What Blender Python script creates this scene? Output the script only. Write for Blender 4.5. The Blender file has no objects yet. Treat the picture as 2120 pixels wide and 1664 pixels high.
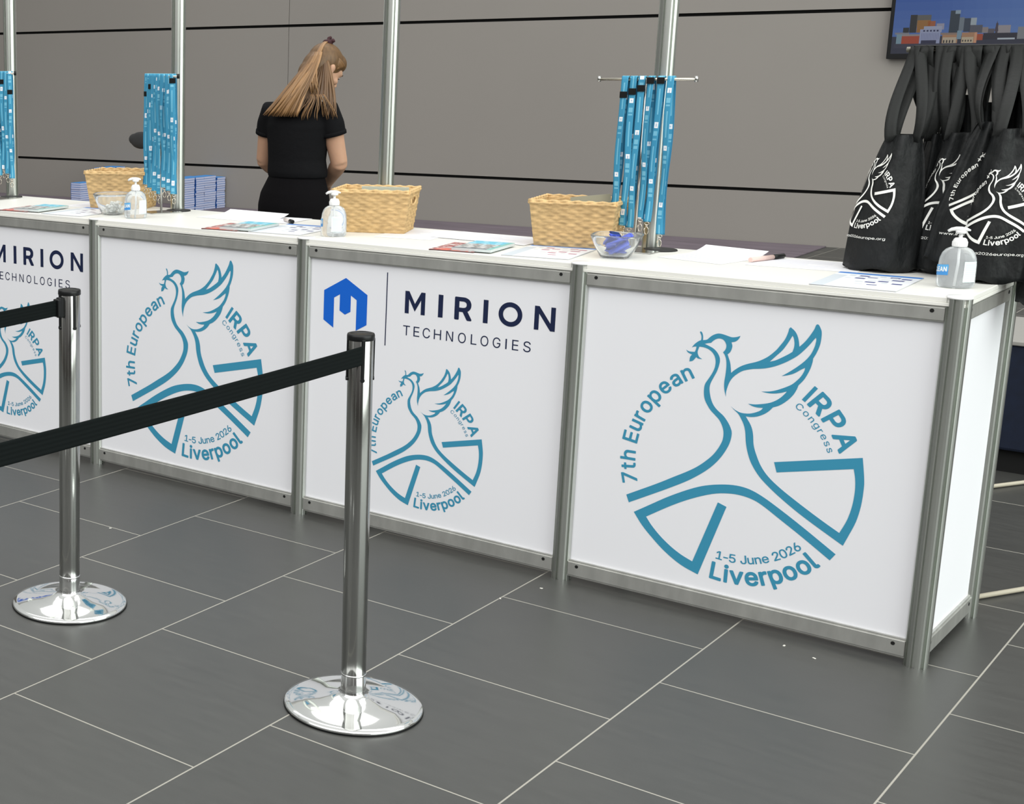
import bpy, bmesh, math, random
from mathutils import Vector, Matrix, Euler
SC = bpy.context.scene
COL = SC.collection
PI = math.pi
R_ = random.Random(7)

# ---------------------------------------------------------------- camera
cam_data = bpy.data.cameras.new('camera')
cam = bpy.data.objects.new('camera', cam_data)
COL.objects.link(cam)
cam.location = (3.9355, -4.2220, 1.6170)
cam.rotation_mode = 'XYZ'
cam.rotation_euler = (1.35743, 0.011463, 0.779151)
cam_data.sensor_fit = 'HORIZONTAL'
cam_data.sensor_width = 36.0
cam_data.lens = 3014.72 / 2120 * 36.0
cam_data.shift_x = (1060 - 108.6) / 2120
cam_data.shift_y = -(832 - 777.3) / 2120
cam_data.clip_end = 200
SC.camera = cam

# ---------------------------------------------------------------- colour management
SC.view_settings.view_transform = 'Standard'
SC.view_settings.look = 'None'
SC.view_settings.exposure = 0.14
SC.view_settings.gamma = 1.0
SC.view_settings.use_curve_mapping = False

# ---------------------------------------------------------------- world: soft daylight of a glazed atrium
world = bpy.data.worlds.new('atrium_daylight')
SC.world = world
world.use_nodes = True
wn = world.node_tree; wn.nodes.clear()
wo = wn.nodes.new('ShaderNodeOutputWorld')
bg = wn.nodes.new('ShaderNodeBackground')
tc = wn.nodes.new('ShaderNodeTexCoord')
sx = wn.nodes.new('ShaderNodeSeparateXYZ')
rp = wn.nodes.new('ShaderNodeValToRGB')
mr = wn.nodes.new('ShaderNodeMapRange')
mr.inputs['From Min'].default_value = -0.3; mr.inputs['From Max'].default_value = 1.0
wn.links.new(tc.outputs['Generated'], sx.inputs[0])
wn.links.new(sx.outputs['Z'], mr.inputs['Value'])
wn.links.new(mr.outputs[0], rp.inputs[0])
el = rp.color_ramp.elements
el[0].position = 0.0; el[0].color = (0.10, 0.095, 0.085, 1)
el[1].position = 1.0; el[1].color = (1.0, 1.0, 0.98, 1)
for pos, c in ((0.22, (0.13, 0.12, 0.105, 1)), (0.33, (0.42, 0.42, 0.41, 1)), (0.5, (0.72, 0.74, 0.72, 1))):
    e = el.new(pos); e.color = c
at = wn.nodes.new('ShaderNodeMath'); at.operation = 'ARCTAN2'
wn.links.new(sx.outputs['Y'], at.inputs[0]); wn.links.new(sx.outputs['X'], at.inputs[1])
m2 = wn.nodes.new('ShaderNodeMapRange'); m2.inputs['From Min'].default_value = -PI; m2.inputs['From Max'].default_value = PI
wn.links.new(at.outputs[0], m2.inputs['Value'])
r2 = wn.nodes.new('ShaderNodeValToRGB'); wn.links.new(m2.outputs[0], r2.inputs[0])
# glazed facade to the right of the hall, darker hall behind the photographer
e2 = r2.color_ramp.elements
e2[0].position = 0.0; e2[0].color = (.85, .85, .85, 1); e2[1].position = 1.0; e2[1].color = (.85, .85, .85, 1)
for pos, v, g in ((.08, .7, 1), (.125, .6, 1), (.13, 1.5, 1), (.155, 1.5, 1), (.16, .55, 1), (.25, .50, .97), (.30, .42, .95), (.335, .38, .93), (.34, 1.1, 1.0), (.35, 1.1, 1.0), (.355, .36, .93), (.425, .42, .95), (.435, 2.0, 1.03), (.50, 2.7, 1.05), (.56, 2.3, 1.05), (.60, 1.2, 1.0), (.75, .85, 1.0)):
    e = e2.new(pos); e.color = (v, v * g, v * (g if g <= 1 else 1.0), 1)
m3 = wn.nodes.new('ShaderNodeMapRange'); m3.inputs['From Min'].default_value = 0.45; m3.inputs['From Max'].default_value = 0.85
wn.links.new(sx.outputs['Z'], m3.inputs['Value'])
mxa = wn.nodes.new('ShaderNodeMix'); mxa.data_type = 'RGBA'; wn.links.new(m3.outputs[0], mxa.inputs[0]); wn.links.new(r2.outputs[0], mxa.inputs[6]); mxa.inputs[7].default_value = (1, 1, 1, 1)
mxb = wn.nodes.new('ShaderNodeMix'); mxb.data_type = 'RGBA'; mxb.blend_type = 'MULTIPLY'; mxb.inputs[0].default_value = 1.0
wn.links.new(rp.outputs[0], mxb.inputs[6]); wn.links.new(mxa.outputs[2], mxb.inputs[7])
wn.links.new(mxb.outputs[2], bg.inputs['Color'])
bg.inputs['Strength'].default_value = 0.85
wn.links.new(bg.outputs[0], wo.inputs[0])

def area_light(name, loc, size, sizey, power, col, target):
    d = bpy.data.lights.new(name, 'AREA'); d.shape = 'RECTANGLE'; d.size = size; d.size_y = sizey
    d.energy = power; d.color = col
    o = bpy.data.objects.new(name, d); COL.objects.link(o)
    o.location = loc
    o.rotation_euler = (Vector(target) - Vector(loc)).to_track_quat('-Z', 'Y').to_euler()
    return o
area_light('skylight_front', (3.5, -6.0, 7.5), 20, 11, 1150, (1.0, 1.0, 0.98), (1.5, 0.5, 0.8))
area_light('glazing_right', (12.0, -0.5, 4.0), 12, 7, 760, (0.93, 1.0, 0.96), (2.5, 0.5, 0.6))
area_light('skylight_back', (-1.0, 4.0, 7.5), 12, 4, 230, (1.0, 0.99, 0.97), (-1.0, 6.0, 0.5))

# ---------------------------------------------------------------- materials
MATS = {}
def mat(name, col=(0.5, 0.5, 0.5), rough=0.5, metal=0.0, spec=0.5, trans=0.0, ior=1.45, emit=None, es=1.0,
        noise=None, bump=None, aniso=0.0, sheen=0.0, coat=0.0, sss=0.0):
    """noise=(scale, amount, stretch xyz), bump=(scale, strength, distance, stretch)"""
    if name in MATS: return MATS[name]
    m = bpy.data.materials.new(name); m.use_nodes = True
    nt = m.node_tree; b = nt.nodes['Principled BSDF']
    b.inputs['Base Color'].default_value = (*col, 1)
    b.inputs['Roughness'].default_value = rough
    b.inputs['Metallic'].default_value = metal
    b.inputs['IOR'].default_value = ior
    b.inputs['Specular IOR Level'].default_value = spec
    b.inputs['Transmission Weight'].default_value = trans
    b.inputs['Anisotropic'].default_value = aniso
    b.inputs['Sheen Weight'].default_value = sheen
    b.inputs['Coat Weight'].default_value = coat
    if sss: b.inputs['Subsurface Weight'].default_value = sss; b.inputs['Subsurface Radius'].default_value = (0.01, 0.004, 0.002)
    if emit: b.inputs['Emission Color'].default_value = (*emit, 1); b.inputs['Emission Strength'].default_value = es
    if noise:
        tcn = nt.nodes.new('ShaderNodeTexCoord'); mp = nt.nodes.new('ShaderNodeMapping'); n = nt.nodes.new('ShaderNodeTexNoise')
        mp.inputs['Scale'].default_value = noise[2] if len(noise) > 2 else (1, 1, 1)
        n.inputs['Scale'].default_value = noise[0]; n.inputs['Detail'].default_value = 5
        mrn = nt.nodes.new('ShaderNodeMapRange')
        mrn.inputs['From Min'].default_value = 0.3; mrn.inputs['From Max'].default_value = 0.7
        mrn.inputs['To Min'].default_value = 1 - noise[1]; mrn.inputs['To Max'].default_value = 1 + noise[1]
        mx = nt.nodes.new('ShaderNodeVectorMath'); mx.operation = 'SCALE'; mx.inputs[0].default_value = col
        nt.links.new(tcn.outputs['Object'], mp.inputs[0]); nt.links.new(mp.outputs[0], n.inputs['Vector'])
        nt.links.new(n.outputs[0], mrn.inputs['Value']); nt.links.new(mrn.outputs[0], mx.inputs['Scale'])
        nt.links.new(mx.outputs[0], b.inputs['Base Color'])
    if bump:
        tcn = nt.nodes.new('ShaderNodeTexCoord'); mp = nt.nodes.new('ShaderNodeMapping'); n = nt.nodes.new('ShaderNodeTexNoise')
        mp.inputs['Scale'].default_value = bump[3] if len(bump) > 3 else (1, 1, 1)
        n.inputs['Scale'].default_value = bump[0]; n.inputs['Detail'].default_value = 4
        bp = nt.nodes.new('ShaderNodeBump'); bp.inputs['Strength'].default_value = bump[1]; bp.inputs['Distance'].default_value = bump[2]
        nt.links.new(tcn.outputs['Object'], mp.inputs[0]); nt.links.new(mp.outputs[0], n.inputs['Vector'])
        nt.links.new(n.outputs[0], bp.inputs['Height']); nt.links.new(bp.outputs[0], b.inputs['Normal'])
    MATS[name] = m
    return m
def print_mat(name, rough=0.45, emissive=False, es=1.0, spec=0.5):
    """colours come from the mesh's own 'Col' attribute: printed artwork"""
    if name in MATS: return MATS[name]
    m = bpy.data.materials.new(name); m.use_nodes = True
    nt = m.node_tree; b = nt.nodes['Principled BSDF']
    a = nt.nodes.new('ShaderNodeAttribute'); a.attribute_name = 'Col'
    if emissive:
        b.inputs['Base Color'].default_value = (0.01, 0.01, 0.01, 1)
        nt.links.new(a.outputs['Color'], b.inputs['Emission Color']); b.inputs['Emission Strength'].default_value = es
    else:
        nt.links.new(a.outputs['Color'], b.inputs['Base Color'])
    b.inputs['Roughness'].default_value = rough; b.inputs['Specular IOR Level'].default_value = spec
    MATS[name] = m
    return m
def srgb(r, g, b):
    f = lambda v: (v / 255 / 12.92) if v / 255 <= 0.04045 else ((v / 255 + 0.055) / 1.055) ** 2.4
    return (f(r), f(g), f(b))

ALU = mat('anodised_aluminium', (0.60, 0.62, 0.585), 0.34, 1.0, aniso=0.0, noise=(60, 0.05, (1, 1, 0.05)))
RAIL = mat('satin_aluminium', (0.50, 0.50, 0.475), 0.42, 0.75, noise=(9, 0.10, (3, 1, 1)))
CHROME = mat('polished_chrome', (0.80, 0.81, 0.80), 0.06, 1.0)
STEEL = mat('brushed_steel', (0.50, 0.50, 0.48), 0.16, 1.0)
BLACKP = mat('black_plastic', (0.006, 0.0065, 0.007), 0.35, spec=0.35)
BLACKH = mat('dark_hole', (0.004, 0.004, 0.004), 0.9)
BELT = mat('black_belt_webbing', (0.0045, 0.0065, 0.0065), 0.8, spec=0.12, bump=(400, 0.2, 0.0005))
PANEL = mat('white_foamex_panel', (0.78, 0.78, 0.815), 0.55, spec=0.25)
WTOP = mat('white_laminate', (0.80, 0.79, 0.745), 0.38, spec=0.4)
TEAL = mat('teal_print', srgb(58, 140, 172), 0.5, spec=0.3)
NAVY = mat('navy_print', srgb(24, 34, 66), 0.5, spec=0.3)
MBLUE = mat('blue_print', srgb(18, 96, 200), 0.5, spec=0.3)
WPRINT = mat('white_print', (0.88, 0.88, 0.84), 0.6)
WPLAST = mat('white_plastic', (0.86, 0.86, 0.86), 0.3)

# ---------------------------------------------------------------- mesh helpers
def obj(name, bm, m, parent=None, smooth=False, loc=None, rot=None):
    me = bpy.data.meshes.new(name)
    bm.to_mesh(me); bm.free()
    for mm in (m if isinstance(m, (list, tuple)) else [m]): me.materials.append(mm)
    if smooth:
        for p in me.polygons: p.use_smooth = True
    o = bpy.data.objects.new(name, me); COL.objects.link(o)
    if parent: o.parent = parent
    if loc: o.location = loc
    if rot: o.rotation_euler = rot
    return o
def autosmooth(o, ang=35):
    me = o.data
    for p in me.polygons: p.use_smooth = True
    bm = bmesh.new(); bm.from_mesh(me)
    for e in bm.edges:
        if len(e.link_faces) == 2 and e.calc_face_angle(0) > math.radians(ang): e.smooth = False
    bm.to_mesh(me); bm.free()
    return o
def tag(o, label=None, cat=None, group=None, kind=None):
    if label: o['label'] = label
    if cat: o['category'] = cat
    if group: o['group'] = group
    if kind: o['kind'] = kind
    return o
def thing(name, label, cat, loc=(0, 0, 0), rz=0.0, group=None):
    o = bpy.data.objects.new(name, None); COL.objects.link(o)
    o.empty_display_size = 0.1
    o.location = loc; o.rotation_euler = (0, 0, rz)
    return tag(o, label, cat, group)
def dup(root, loc=None, rz=None, label=None):
    def cp(o, par):
        c = o.copy(); COL.objects.link(c); c.parent = par
        for ch in list(o.children): cp(ch, c)
        return c
    r = cp(root, None)
    if loc is not None: r.location = loc
    if rz is not None: r.rotation_euler = (0, 0, rz)
    if label: r['label'] = label
    return r
def B(): return bmesh.new()
def add_box(bm, c, s, rot=None, bevel=0.0, mi=0):
    M = Matrix.Translation(Vector(c))
    if rot is not None: M = M @ Euler(rot).to_matrix().to_4x4()
    M = M @ Matrix.Diagonal((s[0], s[1], s[2], 1))
    r = bmesh.ops.create_cube(bm, size=1.0, matrix=M)
    vs = r['verts']; fs = list({f for v in vs for f in v.link_faces})
    for f in fs: f.material_index = mi
    if bevel:
        es = list({e for v in vs for e in v.link_edges})
        rr = bmesh.ops.bevel(bm, geom=es, offset=bevel, segments=2, affect='EDGES', profile=0.5)
        for f in rr['faces']: f.material_index = mi
def add_lathe(bm, prof, n=32, c=(0, 0, 0), mi=0, sx=1.0, sy=1.0, smooth=True):
    rings = []
    for (r, z) in prof:
        rings.append([bm.verts.new((c[0] + sx * r * math.cos(2 * PI * k / n), c[1] + sy * r * math.sin(2 * PI * k / n), c[2] + z)) for k in range(n)] if r > 1e-6 else [bm.verts.new((c[0], c[1], c[2] + z))])
    for a, b in zip(rings[:-1], rings[1:]):
        for k in range(n):
            k2 = (k + 1) % n
            if len(a) == 1 and len(b) == 1: continue
            if len(a) == 1: f = bm.faces.new((a[0], b[k2], b[k]))
            elif len(b) == 1: f = bm.faces.new((a[k], a[k2], b[0]))
            else: f = bm.faces.new((a[k], a[k2], b[k2], b[k]))
            f.material_index = mi; f.smooth = smooth
    return rings
def frames(pts):
    pts = [Vector(p) for p in pts]; out = []
    prev = None
    for i, p in enumerate(pts):
        t = (pts[min(i + 1, len(pts) - 1)] - pts[max(i - 1, 0)])
        t = t.normalized() if t.length > 1e-9 else Vector((0, 0, 1))
        if prev is None:
            up = Vector((0, 0, 1)) if abs(t.z) < 0.9 else Vector((1, 0, 0))
            n = (up - t * up.dot(t)).normalized()
        else:
            n = (prev - t * prev.dot(t)); n = n.normalized() if n.length > 1e-6 else t.orthogonal().normalized()
        prev = n
        out.append((p, t, n, t.cross(n)))
    return out
def add_tube(bm, pts, r, n=10, cap=True, mi=0, rx=None):
    """r: radius or list; rx: optional second radius list"""
    fr = frames(pts); rings = []
    for i, (p, t, a, b) in enumerate(fr):
        ra = r[i] if isinstance(r, (list, tuple)) else r
        rb = (rx[i] if isinstance(rx, (list, tuple)) else rx) if rx is not None else ra
        rings.append([bm.verts.new(p + a * ra * math.cos(2 * PI * k / n) + b * rb * math.sin(2 * PI * k / n)) for k in range(n)])
    for a, b in zip(rings[:-1], rings[1:]):
        for k in range(n):
            f = bm.faces.new((a[k], a[(k + 1) % n], b[(k + 1) % n], b[k])); f.material_index = mi; f.smooth = True
    if cap:
        f = bm.faces.new(rings[0][::-1]); f.material_index = mi
        f = bm.faces.new(rings[-1]); f.material_index = mi
    return rings
def add_prism(bm, poly, z0, z1, mi=0, smooth=False):
    lo = [bm.verts.new((x, y, z0)) for x, y in poly]; hi = [bm.verts.new((x, y, z1)) for x, y in poly]
    n = len(poly)
    for k in range(n):
        f = bm.faces.new((lo[k], lo[(k + 1) % n], hi[(k + 1) % n], hi[k])); f.material_index = mi; f.smooth = smooth
    f = bm.faces.new(lo[::-1]); f.material_index = mi
    f = bm.faces.new(hi); f.material_index = mi
def add_ellipsoid(bm, c, r, rot=None, u=20, v=14, mi=0):
    M = Matrix.Translation(Vector(c))
    if rot is not None: M = M @ Euler(rot).to_matrix().to_4x4()
    M = M @ Matrix.Diagonal((r[0], r[1], r[2], 1))
    rr = bmesh.ops.create_uvsphere(bm, u_segments=u, v_segments=v, radius=1.0, matrix=M)
    for vv in rr['verts']:
        for f in vv.link_faces: f.material_index = mi; f.smooth = True
def add_loft(bm, secs, n=28, cap=True):
    """secs: list of (centre, ax vector, ay vector)"""
    rings = []
    for c, ax, ay in secs:
        c = Vector(c); ax = Vector(ax); ay = Vector(ay)
        rings.append([bm.verts.new(c + ax * math.cos(2 * PI * k / n) + ay * math.sin(2 * PI * k / n)) for k in range(n)])
    for a, b in zip(rings[:-1], rings[1:]):
        for k in range(n):
            bm.faces.new((a[k], a[(k + 1) % n], b[(k + 1) % n], b[k])).smooth = True
    if cap: bm.faces.new(rings[0][::-1]); bm.faces.new(rings[-1])
def colour_faces(o, cols):
    """cols: list of rgb per polygon -> 'Col' attribute"""
    me = o.data
    ca = me.color_attributes.new('Col', 'FLOAT_COLOR', 'CORNER')
    for p in me.polygons:
        c = cols[p.index]
        for li in p.loop_indices: ca.data[li].color = (*c, 1)
def evaluated(o):
    dg = bpy.context.evaluated_depsgraph_get()
    me = bpy.data.meshes.new_from_object(o.evaluated_get(dg))
    return me
def remesh_obj(name, bm, m, parent, voxel=0.01, smooth_it=6, factor=0.6):
    """union of overlapping volumes into one continuous smooth skin"""
    o = obj(name, bm, m, None)
    md = o.modifiers.new('r', 'REMESH'); md.mode = 'VOXEL'; md.voxel_size = voxel; md.use_smooth_shade = True
    ms = o.modifiers.new('s', 'SMOOTH'); ms.factor = factor; ms.iterations = smooth_it
    bpy.context.view_layer.update()
    me = evaluated(o); me.name = name
    o.modifiers.clear(); old = o.data; o.data = me; bpy.data.meshes.remove(old)
    if not me.materials:
        me.materials.append(m)
    for p in me.polygons: p.use_smooth = True
    if parent: o.parent = parent
    return o

# ---------------------------------------------------------------- flat artwork (lettering, emblems) as filled outlines
def spline_pts(txt, sub=4):
    P = []
    for w in txt.split():
        c = w.endswith('c'); x, y = w.rstrip('c').split(',')
        P.append((float(x), float(y), c))
    n = len(P); out = []
    for i in range(n):
        p0, p1, p2, p3 = P[i - 1], P[i], P[(i + 1) % n], P[(i + 2) % n]
        out.append((p1[0], p1[1]))
        if p1[2] and p2[2]: continue
        a = (2 * p1[0] - p2[0], 2 * p1[1] - p2[1]) if p1[2] else p0
        b = (2 * p2[0] - p1[0], 2 * p2[1] - p1[1]) if p2[2] else p3
        for s in range(1, sub):
            t = s / sub
            q = []
            for d in (0, 1):
                q.append(0.5 * (2 * p1[d] + (p2[d] - a[d]) * t + (2 * a[d] - 5 * p1[d] + 4 * p2[d] - b[d]) * t * t + (-a[d] + 3 * p1[d] - 3 * p2[d] + b[d]) * t ** 3))
            out.append(tuple(q))
    return out
def filled(polys):
    """even-odd filled 2D polygons -> list of (verts2d, tris)"""
    cu = bpy.data.curves.new('art', 'CURVE'); cu.dimensions = '2D'; cu.fill_mode = 'FRONT'
    for poly in polys:
        sp = cu.splines.new('POLY'); sp.points.add(len(poly) - 1)
        for i, (x, y) in enumerate(poly): sp.points[i].co = (x, y, 0, 1)
        sp.use_cyclic_u = True
    o = bpy.data.objects.new('art', cu); COL.objects.link(o)
    bpy.context.view_layer.update()
    me = evaluated(o)
    V = [(v.co.x, v.co.y) for v in me.vertices]; F = [tuple(p.vertices) for p in me.polygons]
    bpy.data.objects.remove(o); bpy.data.meshes.remove(me); bpy.data.curves.remove(cu)
    return V, F
LOGO_BIRD = "-0.9218,-0.3891c -0.8943,-0.4571c -0.6834,-0.3337 -0.5353,-0.2456 -0.3905,-0.1529 -0.2778,-0.0644 -0.1957,0.0172 -0.1325,0.1038 -0.0876,0.1926 -0.0648,0.2645 -0.059,0.3332 -0.0733,0.3798 -0.1016,0.4272 -0.1401,0.4729 -0.1897,0.5108 -0.228,0.5508 -0.2561,0.6078 -0.2733,0.6822 -0.2702,0.7337 -0.2504,0.7876 -0.2262,0.8469 -0.2117,0.9047 -0.2083,0.9506 -0.2183,0.9846 -0.2403,1.017 -0.2715,1.0432 -0.3117,1.0607 -0.3458,1.073c -0.3208,1.0823 -0.2932,1.0888c -0.2769,1.1081 -0.2542,1.126 -0.226,1.1346 -0.1967,1.1282 -0.1757,1.1058 -0.1661,1.077 -0.1707,1.0463 -0.1886,1.0198c -0.1713,0.9959 -0.1575,0.9575 -0.1515,0.9029 -0.1527,0.8321 -0.1573,0.7606 -0.1513,0.7006 -0.1344,0.6422c -0.1354,0.6827 -0.1289,0.7192 -0.118,0.7613 -0.0978,0.8047 -0.0676,0.8418 -0.0233,0.8782 0.0175,0.8965 0.0683,0.9112 0.1162,0.9198 0.1662,0.9312 0.2299,0.9548 0.2922,0.9878 0.3487,1.0252 0.404,1.0702 0.4484,1.1214 0.4875,1.1744 0.5129,1.2147 0.5279,1.2361c 0.5321,1.2171 0.5283,1.1796 0.5197,1.1414 0.5001,1.091 0.4702,1.0444 0.4302,0.9988 0.3801,0.9515 0.3339,0.9126 0.2942,0.8826c 0.3452,0.8981 0.3928,0.9211 0.4343,0.9538 0.469,0.9774c 0.4644,0.9474 0.444,0.9015 0.4133,0.8594 0.377,0.8217 0.3203,0.7861 0.2578,0.7549 0.2085,0.7392 0.1457,0.7286c 0.1997,0.7242 0.2451,0.7268 0.2993,0.7405 0.3477,0.7604c 0.3301,0.7333 0.2983,0.6957 0.2559,0.6618 0.2073,0.6377 0.1425,0.6191 0.1021,0.6111 0.0506,0.6084c 0.0881,0.5939 0.1246,0.5887 0.173,0.5921c 0.1571,0.5691 0.1231,0.547 0.0782,0.5286 0.0373,0.5219 -0.0046,0.5234 -0.0478,0.5387 -0.0869,0.566c -0.0527,0.5352 -0.0189,0.5072 0.0112,0.4619 0.0333,0.4187 0.0494,0.363 0.0629,0.2676 0.0884,0.1744 0.1258,0.0915 0.1943,-0.0015 0.2837,-0.0817 0.395,-0.1648 0.5352,-0.2568 0.6878,-0.3445 0.8898,-0.4551c 0.923,-0.3637 0.9663,-0.235 0.9908,-0.0958 0.9975,0.0466 0.992,0.1391 0.9656,0.305c 0.3008,0.1449c 0.3283,0.0603c 0.909,0.2009c 0.9273,0.1186 0.9349,0.0182 0.9264,-0.1094 0.9001,-0.2337 0.8534,-0.3539c 0.7551,-0.3014 0.642,-0.2378 0.5119,-0.1606 0.3719,-0.072 0.2683,0.0089 0.2013,0.0895 0.156,0.1787 0.1261,0.2627 0.1126,0.3577 0.0893,0.4266 0.0416,0.4979c 0.0808,0.4985 0.1264,0.5088 0.1756,0.5335 0.2185,0.568 0.2505,0.6089c 0.2989,0.633 0.3502,0.6766 0.395,0.7324 0.4201,0.7849 0.4313,0.8244c 0.4663,0.8726 0.491,0.9244 0.5103,0.9806 0.5203,1.0299 0.5222,1.0621c 0.5423,1.1073 0.5608,1.1679 0.5679,1.2216 0.5668,1.2847 0.5539,1.3199 0.5372,1.3442 0.5207,1.3397 0.5095,1.3041 0.4851,1.2535 0.4513,1.1963 0.4095,1.1446c 0.4,1.1951 0.3835,1.241 0.3609,1.2728 0.3289,1.2982c 0.3179,1.2836 0.3132,1.2537 0.2938,1.1924 0.2636,1.1402 0.2327,1.0931 0.1822,1.0377 0.1346,1.0014 0.0859,0.9746 0.0113,0.9446 -0.0382,0.9174 -0.082,0.8809 -0.1084,0.8522c -0.115,0.8984 -0.1238,0.9414 -0.1405,0.9834 -0.1504,1.0069c -0.1312,1.0288 -0.1206,1.0577 -0.1177,1.0856 -0.127,1.1147c -0.0975,1.1239 -0.0733,1.1462 -0.0584,1.178c -0.0903,1.1641 -0.1277,1.1579 -0.1664,1.1661 -0.2054,1.1748 -0.2438,1.175 -0.281,1.1579 -0.3081,1.1344 -0.3305,1.1114 -0.3629,1.1032c -0.3643,1.1375 -0.374,1.1666 -0.3871,1.1777c -0.3937,1.1693c -0.381,1.1455 -0.377,1.1258 -0.3784,1.1013c -0.4018,1.0872 -0.4291,1.0608 -0.4512,1.0289c -0.4321,1.0375 -0.4118,1.0412c -0.4155,1.0142 -0.4236,0.9927c -0.458,0.9908 -0.478,0.9932 -0.4977,1.0034c -0.4821,0.9825 -0.4615,0.9724 -0.4437,0.9671c -0.459,0.942 -0.4619,0.9033c -0.4321,0.915 -0.4078,0.949c -0.3897,0.9386 -0.3553,0.9382c -0.381,0.9526 -0.3952,0.9761 -0.3987,1.0011 -0.3884,1.0432c -0.3541,1.0425 -0.3143,1.0325 -0.2784,1.0094 -0.2537,0.9748 -0.2428,0.9307 -0.2459,0.8796 -0.2633,0.8264 -0.2884,0.7769 -0.3136,0.7273 -0.3196,0.6803 -0.315,0.6246 -0.3016,0.5804 -0.2733,0.5335 -0.2461,0.4999 -0.2095,0.4676 -0.1714,0.4308 -0.1444,0.3861 -0.1289,0.3395 -0.126,0.2907 -0.1328,0.2463 -0.1569,0.1862 -0.1927,0.1238 -0.2409,0.0649 -0.3124,-0.005 -0.3972,-0.0686 -0.5128,-0.142 -0.6597,-0.2352"
LOGO_FEATHER = "0.3485,1.2302c 0.3375,1.2032 0.3124,1.1519 0.2822,1.0996 0.237,1.0451 0.1914,0.9901c 0.2401,1.0103 0.2875,1.0411 0.3343,1.0743 0.3606,1.0965c 0.3687,1.1324 0.3692,1.1699 0.36,1.2114"
LOGO_WEDGE = "-0.8423,-0.5357c -0.7093,-0.4434 -0.5581,-0.3388 -0.4002,-0.2438 -0.2698,-0.1794 -0.1397,-0.1391 -0.01,-0.1178 0.1029,-0.1231 0.2085,-0.1573 0.3413,-0.2267 0.5606,-0.3583 0.843,-0.5397c 0.804,-0.6018c 0.5688,-0.4482 0.3932,-0.34 0.2597,-0.2578 0.171,-0.2161 0.0661,-0.1958 -0.0466,-0.2002 -0.1763,-0.2315 -0.3494,-0.3101 -0.5244,-0.4142 -0.7292,-0.5557c -0.6767,-0.6229 -0.5953,-0.703 -0.496,-0.7783 -0.3991,-0.8338 -0.2949,-0.8753c -0.1222,-0.296c -0.0479,-0.321c -0.2389,-0.9823c -0.3914,-0.9298 -0.5377,-0.842 -0.6582,-0.7419 -0.7608,-0.6415"
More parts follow.
